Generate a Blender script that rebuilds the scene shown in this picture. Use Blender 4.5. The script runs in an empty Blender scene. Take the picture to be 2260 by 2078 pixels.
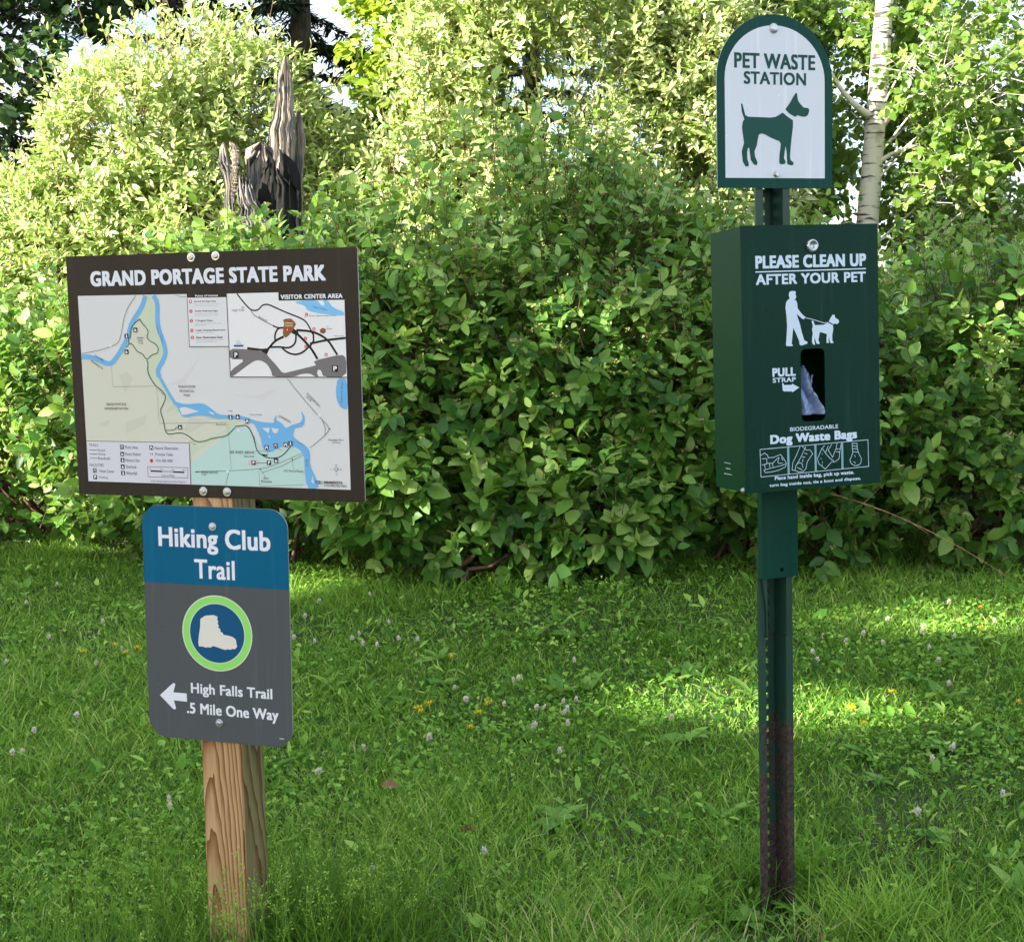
import bpy, bmesh, math, random
import numpy as np
from mathutils import Matrix, Vector
sc = bpy.context.scene
col = sc.collection
rad = math.radians

# ------------------------------------------------------------------ camera, light, exposure
CAM_H = 1.22
pitch, roll = 0.11577, 0.02085
right = Vector((math.cos(roll), -math.sin(roll) * math.sin(pitch), -math.sin(roll) * math.cos(pitch)))
fwd = Vector((0, math.cos(pitch), -math.sin(pitch)))
upv = right.cross(fwd)
cam = bpy.data.cameras.new('camera'); cam_ob = bpy.data.objects.new('camera', cam); col.objects.link(cam_ob)
cam.sensor_width = 36.0; cam.lens = 36.0 * 3000 / 2260; cam.clip_end = 600; cam.clip_start = .05
M = Matrix((right, upv, -fwd)).transposed().to_4x4(); M.translation = (0, 0, CAM_H)
cam_ob.matrix_world = M
sc.camera = cam_ob

SUN_EL, SUN_AZ = rad(28), rad(238)           # azimuth clockwise from +Y: behind the camera, to its left
sund = Vector((math.sin(SUN_AZ) * math.cos(SUN_EL), math.cos(SUN_AZ) * math.cos(SUN_EL), math.sin(SUN_EL)))
sun = bpy.data.lights.new('sun', 'SUN'); sun.energy = 5.0; sun.angle = rad(.5); sun.color = (1, .93, .80)
sun_ob = bpy.data.objects.new('sun', sun); col.objects.link(sun_ob)
sun_ob.rotation_euler = sund.to_track_quat('Z', 'Y').to_euler()
w = bpy.data.worlds.new('World'); sc.world = w; w.use_nodes = True
wn = w.node_tree; bg = wn.nodes['Background']
sky = wn.nodes.new('ShaderNodeTexSky'); sky.sky_type = 'NISHITA'; sky.sun_disc = False
sky.sun_elevation = SUN_EL; sky.sun_rotation = SUN_AZ; sky.dust_density = 1.6; sky.air_density = 1.0
ctc = wn.nodes.new('ShaderNodeTexCoord'); cmp_ = wn.nodes.new('ShaderNodeMapping'); cmp_.inputs['Scale'].default_value = (1, 1, 2.6)
cno = wn.nodes.new('ShaderNodeTexNoise'); cno.inputs['Scale'].default_value = 2.6; cno.inputs['Detail'].default_value = 7; cno.inputs['Roughness'].default_value = .6
cmr = wn.nodes.new('ShaderNodeMapRange'); cmr.inputs[1].default_value = .44; cmr.inputs[2].default_value = .60; cmr.inputs[4].default_value = .9
cmx = wn.nodes.new('ShaderNodeMix'); cmx.data_type = 'RGBA'; cmx.inputs[7].default_value = (6.5, 6.6, 6.8, 1)      # sunlit cloud
wl = wn.links.new
wl(ctc.outputs['Generated'], cmp_.inputs[0]); wl(cmp_.outputs[0], cno.inputs['Vector']); wl(cno.outputs[0], cmr.inputs[0]); wl(cmr.outputs[0], cmx.inputs[0]); wl(sky.outputs[0], cmx.inputs[6]); wl(cmx.outputs[2], bg.inputs[0]); bg.inputs[1].default_value = .082
sc.view_settings.view_transform = 'Standard'; sc.view_settings.look = 'None'
sc.view_settings.exposure = 2.05; sc.view_settings.gamma = 1
sc.cycles.max_bounces = 6; sc.cycles.transparent_max_bounces = 4
try: sc.cycles.use_denoising = True
except Exception: pass

# ------------------------------------------------------------------ helpers
def lin(h):
    v = [int(h[i:i + 2], 16) / 255 for i in (0, 2, 4)]
    return tuple(x / 12.92 if x <= .04045 else ((x + .055) / 1.055) ** 2.4 for x in v) + (1,)

def mat(name, color, rough=.5, metal=0, spec=.5):
    m = bpy.data.materials.new(name); m.use_nodes = True
    b = m.node_tree.nodes['Principled BSDF']
    b.inputs['Base Color'].default_value = tuple(color)[:3] + (1,)
    b.inputs['Roughness'].default_value = rough; b.inputs['Metallic'].default_value = metal
    b.inputs['Specular IOR Level'].default_value = spec
    return m

def nodes(m):
    return m.node_tree, m.node_tree.nodes['Principled BSDF']

def tag(o, label=None, cat=None, group=None, kind=None):
    if label: o['label'] = label
    if cat: o['category'] = cat
    if group: o['group'] = group
    if kind: o['kind'] = kind
    return o

def empty(name, loc, label, cat, group=None):
    o = bpy.data.objects.new(name, None); col.objects.link(o); o.location = loc
    o.empty_display_size = .1
    return tag(o, label, cat, group)

def link(name, me, parent=None, mats=()):
    o = bpy.data.objects.new(name, me); col.objects.link(o)
    for m in mats: me.materials.append(m)
    if parent is not None: o.parent = parent
    return o

def bm_obj(name, bm, mats, parent=None, smooth=False):
    me = bpy.data.meshes.new(name); bm.to_mesh(me); bm.free()
    if smooth: me.polygons.foreach_set('use_smooth', [True] * len(me.polygons))
    return link(name, me, parent, mats if isinstance(mats, (list, tuple)) else [mats])

def np_mesh(name, V, faces, mats, parent=None, tint=None, smooth=False):
    """V (n,3); faces = list of (m,k) index arrays."""
    me = bpy.data.meshes.new(name)
    me.vertices.add(len(V)); me.vertices.foreach_set('co', np.ascontiguousarray(V, np.float32).ravel())
    li = np.concatenate([f.ravel() for f in faces]).astype(np.int32)
    ls, o = [], 0
    for f in faces:
        ls.append(o + np.arange(len(f)) * f.shape[1]); o += f.size
    ls = np.concatenate(ls).astype(np.int32)
    me.loops.add(len(li)); me.loops.foreach_set('vertex_index', li)
    me.polygons.add(len(ls)); me.polygons.foreach_set('loop_start', ls)
    if tint is not None:
        a = me.attributes.new('tint', 'FLOAT', 'POINT'); a.data.foreach_set('value', np.ascontiguousarray(tint, np.float32))
    me.update(calc_edges=True)
    if smooth: me.polygons.foreach_set('use_smooth', np.ones(len(ls), bool))
    return link(name, me, parent, mats)

def nrm(a): return a / np.maximum(np.linalg.norm(a, axis=-1, keepdims=True), 1e-9)

def tubes(polys, sides=5):
    """polys: list of (points (k,3), radii (k,)) -> V, faces"""
    Vs, Fs, o = [], [], 0
    ang = np.arange(sides) * 2 * np.pi / sides
    for P, R in polys:
        P = np.asarray(P, float); R = np.asarray(R, float)
        T = nrm(np.gradient(P, axis=0))
        ref = np.where(np.abs(T[:, 2:3]) > .9, [[1., 0, 0]], [[0., 0, 1.]])
        a = nrm(np.cross(T, ref)); b = np.cross(T, a)
        ring = P[:, None] + R[:, None, None] * (np.cos(ang)[None, :, None] * a[:, None] + np.sin(ang)[None, :, None] * b[:, None])
        Vs.append(ring.reshape(-1, 3)); k = len(P)
        i = np.arange(k - 1)[:, None] * sides; j = np.arange(sides)[None]; j2 = (j + 1) % sides
        Fs.append(np.stack([i + j, i + j2, i + sides + j2, i + sides + j], -1).reshape(-1, 4) + o)
        o += k * sides
    return np.concatenate(Vs), np.concatenate(Fs)

def prisms(A, B, r0, r1):
    """many straight three-sided twigs"""
    n = len(A); T = nrm(B - A); ref = np.where(np.abs(T[:, 2:3]) > .9, [[1., 0, 0]], [[0., 0, 1.]])
    a = nrm(np.cross(T, ref)); b = np.cross(T, a); V = np.zeros((n, 6, 3))
    for k in range(3):
        c, s = math.cos(k * 2.094), math.sin(k * 2.094)
        V[:, k] = A + r0 * (c * a + s * b); V[:, 3 + k] = B + r1 * (c * a + s * b)
    base = np.arange(n)[:, None] * 6
    F = np.concatenate([base + np.array([k, (k + 1) % 3, 3 + (k + 1) % 3, 3 + k]) for k in range(3)])
    return V.reshape(-1, 3), F

# ------------------------------------------------------------------ leaves
TMPL = {
 'oval': (np.array([(0, 0), (0, .52), (0, 1), (.62, .16), (1, .45), (.62, .78), (-.62, .16), (-1, .45), (-.62, .78)]),
          np.array([(0, 3, 4, 1), (1, 4, 5, 2), (0, 1, 7, 6), (1, 2, 8, 7)])),
 'lance': (np.array([(0, 0), (0, 1), (.9, .32), (.75, .68), (-.9, .32), (-.75, .68)]), np.array([(0, 2, 3, 1), (0, 1, 5, 4)])),
 'round': (np.array([(0, 0), (0, 1), (.85, .18), (.95, .62), (-.85, .18), (-.95, .62)]), np.array([(0, 2, 3, 1), (0, 1, 5, 4)])),
 'heart': (np.array([(0, 0), (0, .5), (0, 1), (.62, .03), (1, .33), (.70, .73), (-.62, .03), (-1, .33), (-.70, .73)]),
           np.array([(0, 3, 4, 1), (1, 4, 5, 2), (0, 1, 7, 6), (1, 2, 8, 7)])),
 'lobed': (np.array([(0, 0), (0, .5), (0, 1), (.35, .12), (1, .4), (.45, .62), (.8, .8), (-.35, .12), (-1, .4), (-.45, .62), (-.8, .8)]),
           np.array([(0, 3, 4, 1), (1, 4, 5, 5), (0, 1, 8, 7)])),
}
def leaf_geo(P, A, N, L, W, tint, tmpl='oval', bend=.18, fold=.2):
    """leaves as folded, drooping blades: base P, axis A, face normal N, length L, half width W (fraction of L)"""
    T, F = TMPL[tmpl]
    A = nrm(A); B = nrm(np.cross(A, N)); N = np.cross(B, A)
    u, v = T[:, 0], T[:, 1]
    V = (P[:, None] + A[:, None] * (L[:, None] * v)[..., None] + B[:, None] * ((L * W)[:, None] * u)[..., None]
         + N[:, None] * ((L * W)[:, None] * fold * np.abs(u) - (L * bend)[:, None] * v ** 2)[..., None])
    n, k = len(P), len(T)
    Fs = (np.arange(n)[:, None, None] * k + F[None]).reshape(-1, 4)
    return V.reshape(-1, 3), Fs, np.repeat(tint, k)

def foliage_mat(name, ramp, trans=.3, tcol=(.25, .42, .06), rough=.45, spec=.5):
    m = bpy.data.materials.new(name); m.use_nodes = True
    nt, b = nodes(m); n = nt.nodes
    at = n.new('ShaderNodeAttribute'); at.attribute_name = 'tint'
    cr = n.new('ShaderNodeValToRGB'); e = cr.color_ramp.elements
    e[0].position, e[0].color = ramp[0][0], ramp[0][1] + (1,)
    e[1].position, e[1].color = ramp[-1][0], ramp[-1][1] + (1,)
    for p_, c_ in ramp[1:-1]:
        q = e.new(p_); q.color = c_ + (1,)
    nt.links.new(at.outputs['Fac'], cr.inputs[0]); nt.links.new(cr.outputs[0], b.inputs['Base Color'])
    b.inputs['Roughness'].default_value = rough; b.inputs['Specular IOR Level'].default_value = spec
    tr = n.new('ShaderNodeBsdfTranslucent')
    mx = n.new('ShaderNodeMix'); mx.data_type = 'RGBA'; mx.inputs[0].default_value = .5
    nt.links.new(cr.outputs[0], mx.inputs[6]); mx.inputs[7].default_value = tcol + (1,)
    nt.links.new(mx.outputs[2], tr.inputs[0])
    ms = n.new('ShaderNodeMixShader'); ms.inputs[0].default_value = trans
    nt.links.new(b.outputs[0], ms.inputs[1]); nt.links.new(tr.outputs[0], ms.inputs[2])
    nt.links.new(ms.outputs[0], n['Material Output'].inputs[0])
    return m

def bark_mat(name, c0, c1, scale=(30, 30, 6), rough=.85, bump=.4):
    m = bpy.data.materials.new(name); m.use_nodes = True; nt, b = nodes(m); n = nt.nodes
    tc = n.new('ShaderNodeTexCoord'); mp = n.new('ShaderNodeMapping'); mp.inputs['Scale'].default_value = scale
    no = n.new('ShaderNodeTexNoise'); no.inputs['Scale'].default_value = 1; no.inputs['Detail'].default_value = 6
    cr = n.new('ShaderNodeValToRGB'); cr.color_ramp.elements[0].color = tuple(c0) + (1,); cr.color_ramp.elements[1].color = tuple(c1) + (1,)
    cr.color_ramp.elements[0].position = .35; cr.color_ramp.elements[1].position = .65
    bu = n.new('ShaderNodeBump'); bu.inputs['Strength'].default_value = bump; bu.inputs['Distance'].default_value = .02
    L = nt.links.new
    L(tc.outputs['Object'], mp.inputs[0]); L(mp.outputs[0], no.inputs['Vector']); L(no.outputs[0], cr.inputs[0])
    L(cr.outputs[0], b.inputs['Base Color']); L(no.outputs[0], bu.inputs['Height']); L(bu.outputs[0], b.inputs['Normal'])
    b.inputs['Roughness'].default_value = rough
    return m

def canopy(rng, lobes, n, shell=.5, back=.35, zmin=.04):
    lobes = np.array(lobes, float); area = (lobes[:, 3] * lobes[:, 4] + lobes[:, 3] * lobes[:, 5] + lobes[:, 4] * lobes[:, 5])
    idx = rng.choice(len(lobes), n * 2, p=area / area.sum())
    d = nrm(rng.normal(size=(n * 2, 3))); keep = (d[:, 1] < .25) | (rng.random(n * 2) < back)
    idx, d = idx[keep], d[keep]
    c, r = lobes[idx, :3], lobes[idx, 3:]
    p = c + r * d * (shell + (1.04 - shell) * np.sqrt(rng.random((len(d), 1))))
    ok = p[:, 2] > zmin
    for l in lobes:
        q = np.linalg.norm((p - l[:3]) / l[3:], axis=1); ok &= q > shell * .93
    return p[ok][:n], nrm(d / r)[ok][:n]

def sublobes(rng, mains, m, fr=.36, out=.8, up=True):
    L = [tuple(x) for x in mains]
    for x in mains:
        x = np.array(x, float); d = nrm(rng.normal(size=(m, 3))); d[:, 1] = -np.abs(d[:, 1]) * .9
        if up: d[:, 2] = np.where(rng.random(m) < .75, np.abs(d[:, 2]), d[:, 2])
        d = nrm(d)
        for k in range(m):
            r = x[3:].mean() * fr * rng.uniform(.65, 1.35)
            L.append(tuple(x[:3] + x[3:] * d[k] * out) + (r, r, r * .9))
    return L

def clumps(rng, p, f):
    v = 0
    for k in range(6):
        a = nrm(rng.normal(size=3)); v = v + np.sin(p @ a * f * rng.uniform(.7, 1.5) + rng.uniform(0, 6.28))
    return v / 6
def shoot_leaves(rng, p, out, K, SL, leaf, wid, ang=1.0, upw=.8, droop=.15, tmpl='oval', jit=.35, tint0=.5, tvar=.25, tip=1.0, bend=.18, sunb=0.0, hz=0.0):
    S = len(p); d = nrm(out * .7 + np.array([0, 0, upw]) + rng.normal(size=(S, 3)) * .35)
    SLs = np.broadcast_to(SL, (S,)) * rng.uniform(.6, 1.3, S); ref = nrm(rng.normal(size=(S, 3))); e1 = nrm(np.cross(d, ref)); e2 = np.cross(d, e1)
    ks = np.arange(K); t = (ks + .6) / K
    az = (ks // 2) * (np.pi / 2) + (ks % 2) * np.pi
    az = az[None] + rng.normal(size=(S, K)) * .35
    o = np.cos(az)[..., None] * e1[:, None] + np.sin(az)[..., None] * e2[:, None]
    a_ = ang * (1.15 - .55 * t)[None, :, None]
    A = o * np.sin(a_) + d[:, None] * np.cos(a_) - np.array([0, 0, droop]) + rng.normal(size=(S, K, 3)) * jit * .4
    N = d[:, None] * .8 * (1 - .5 * sunb) + np.array([0, -.25, .55]) + np.array(sund) * sunb + rng.normal(size=(S, K, 3)) * jit
    P = p[:, None] + d[:, None] * (SLs[:, None] * t[None])[..., None]
    L = leaf * rng.uniform(.62, 1.3, (S, 1)) * rng.uniform(.7, 1.25, (S, K)) * (1.1 - .45 * np.abs(t - .45) * tip)[None] * np.clip(1.08 - hz * .22 * (p[:, 2:3] - .6), .75, 1.3)
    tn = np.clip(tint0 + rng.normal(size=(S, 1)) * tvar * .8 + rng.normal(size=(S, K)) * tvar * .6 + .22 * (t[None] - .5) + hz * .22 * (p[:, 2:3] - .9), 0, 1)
    keep = rng.random((S, K)) < .93
    return (P[keep], A[keep], N[keep], L[keep], np.full(keep.sum(), wid) * rng.uniform(.85, 1.15, keep.sum()), tn[keep]), d, SLs

def limbs(rng, base, targets, r0, steps=6, sag=.12):
    polys = []
    for tgt in targets:
        b = np.array(base) + rng.normal(size=3) * [.12, .1, 0]; b[2] = base[2]
        t = np.linspace(0, 1, steps)[:, None]; tgt = np.array(tgt)
        mid = (b + tgt) / 2 + rng.normal(size=3) * sag; mid[2] += .1
        P = (1 - t) ** 2 * b + 2 * t * (1 - t) * mid + t ** 2 * tgt + rng.normal(size=(steps, 3)) * .012
        polys.append((P, r0 * (1 - .8 * t[:, 0])))
    return polys

def ground_z(x, y):
    return -.062 + .012 * np.sin(x * 1.7 + .6) + .012 * np.sin(y * 1.3 + x * .5) + .006 * np.sin(x * 4.1 - y * 3.3) - .028 * np.exp(-((x - .55) ** 2 + (y - 2.7) ** 2) / .10)

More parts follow.
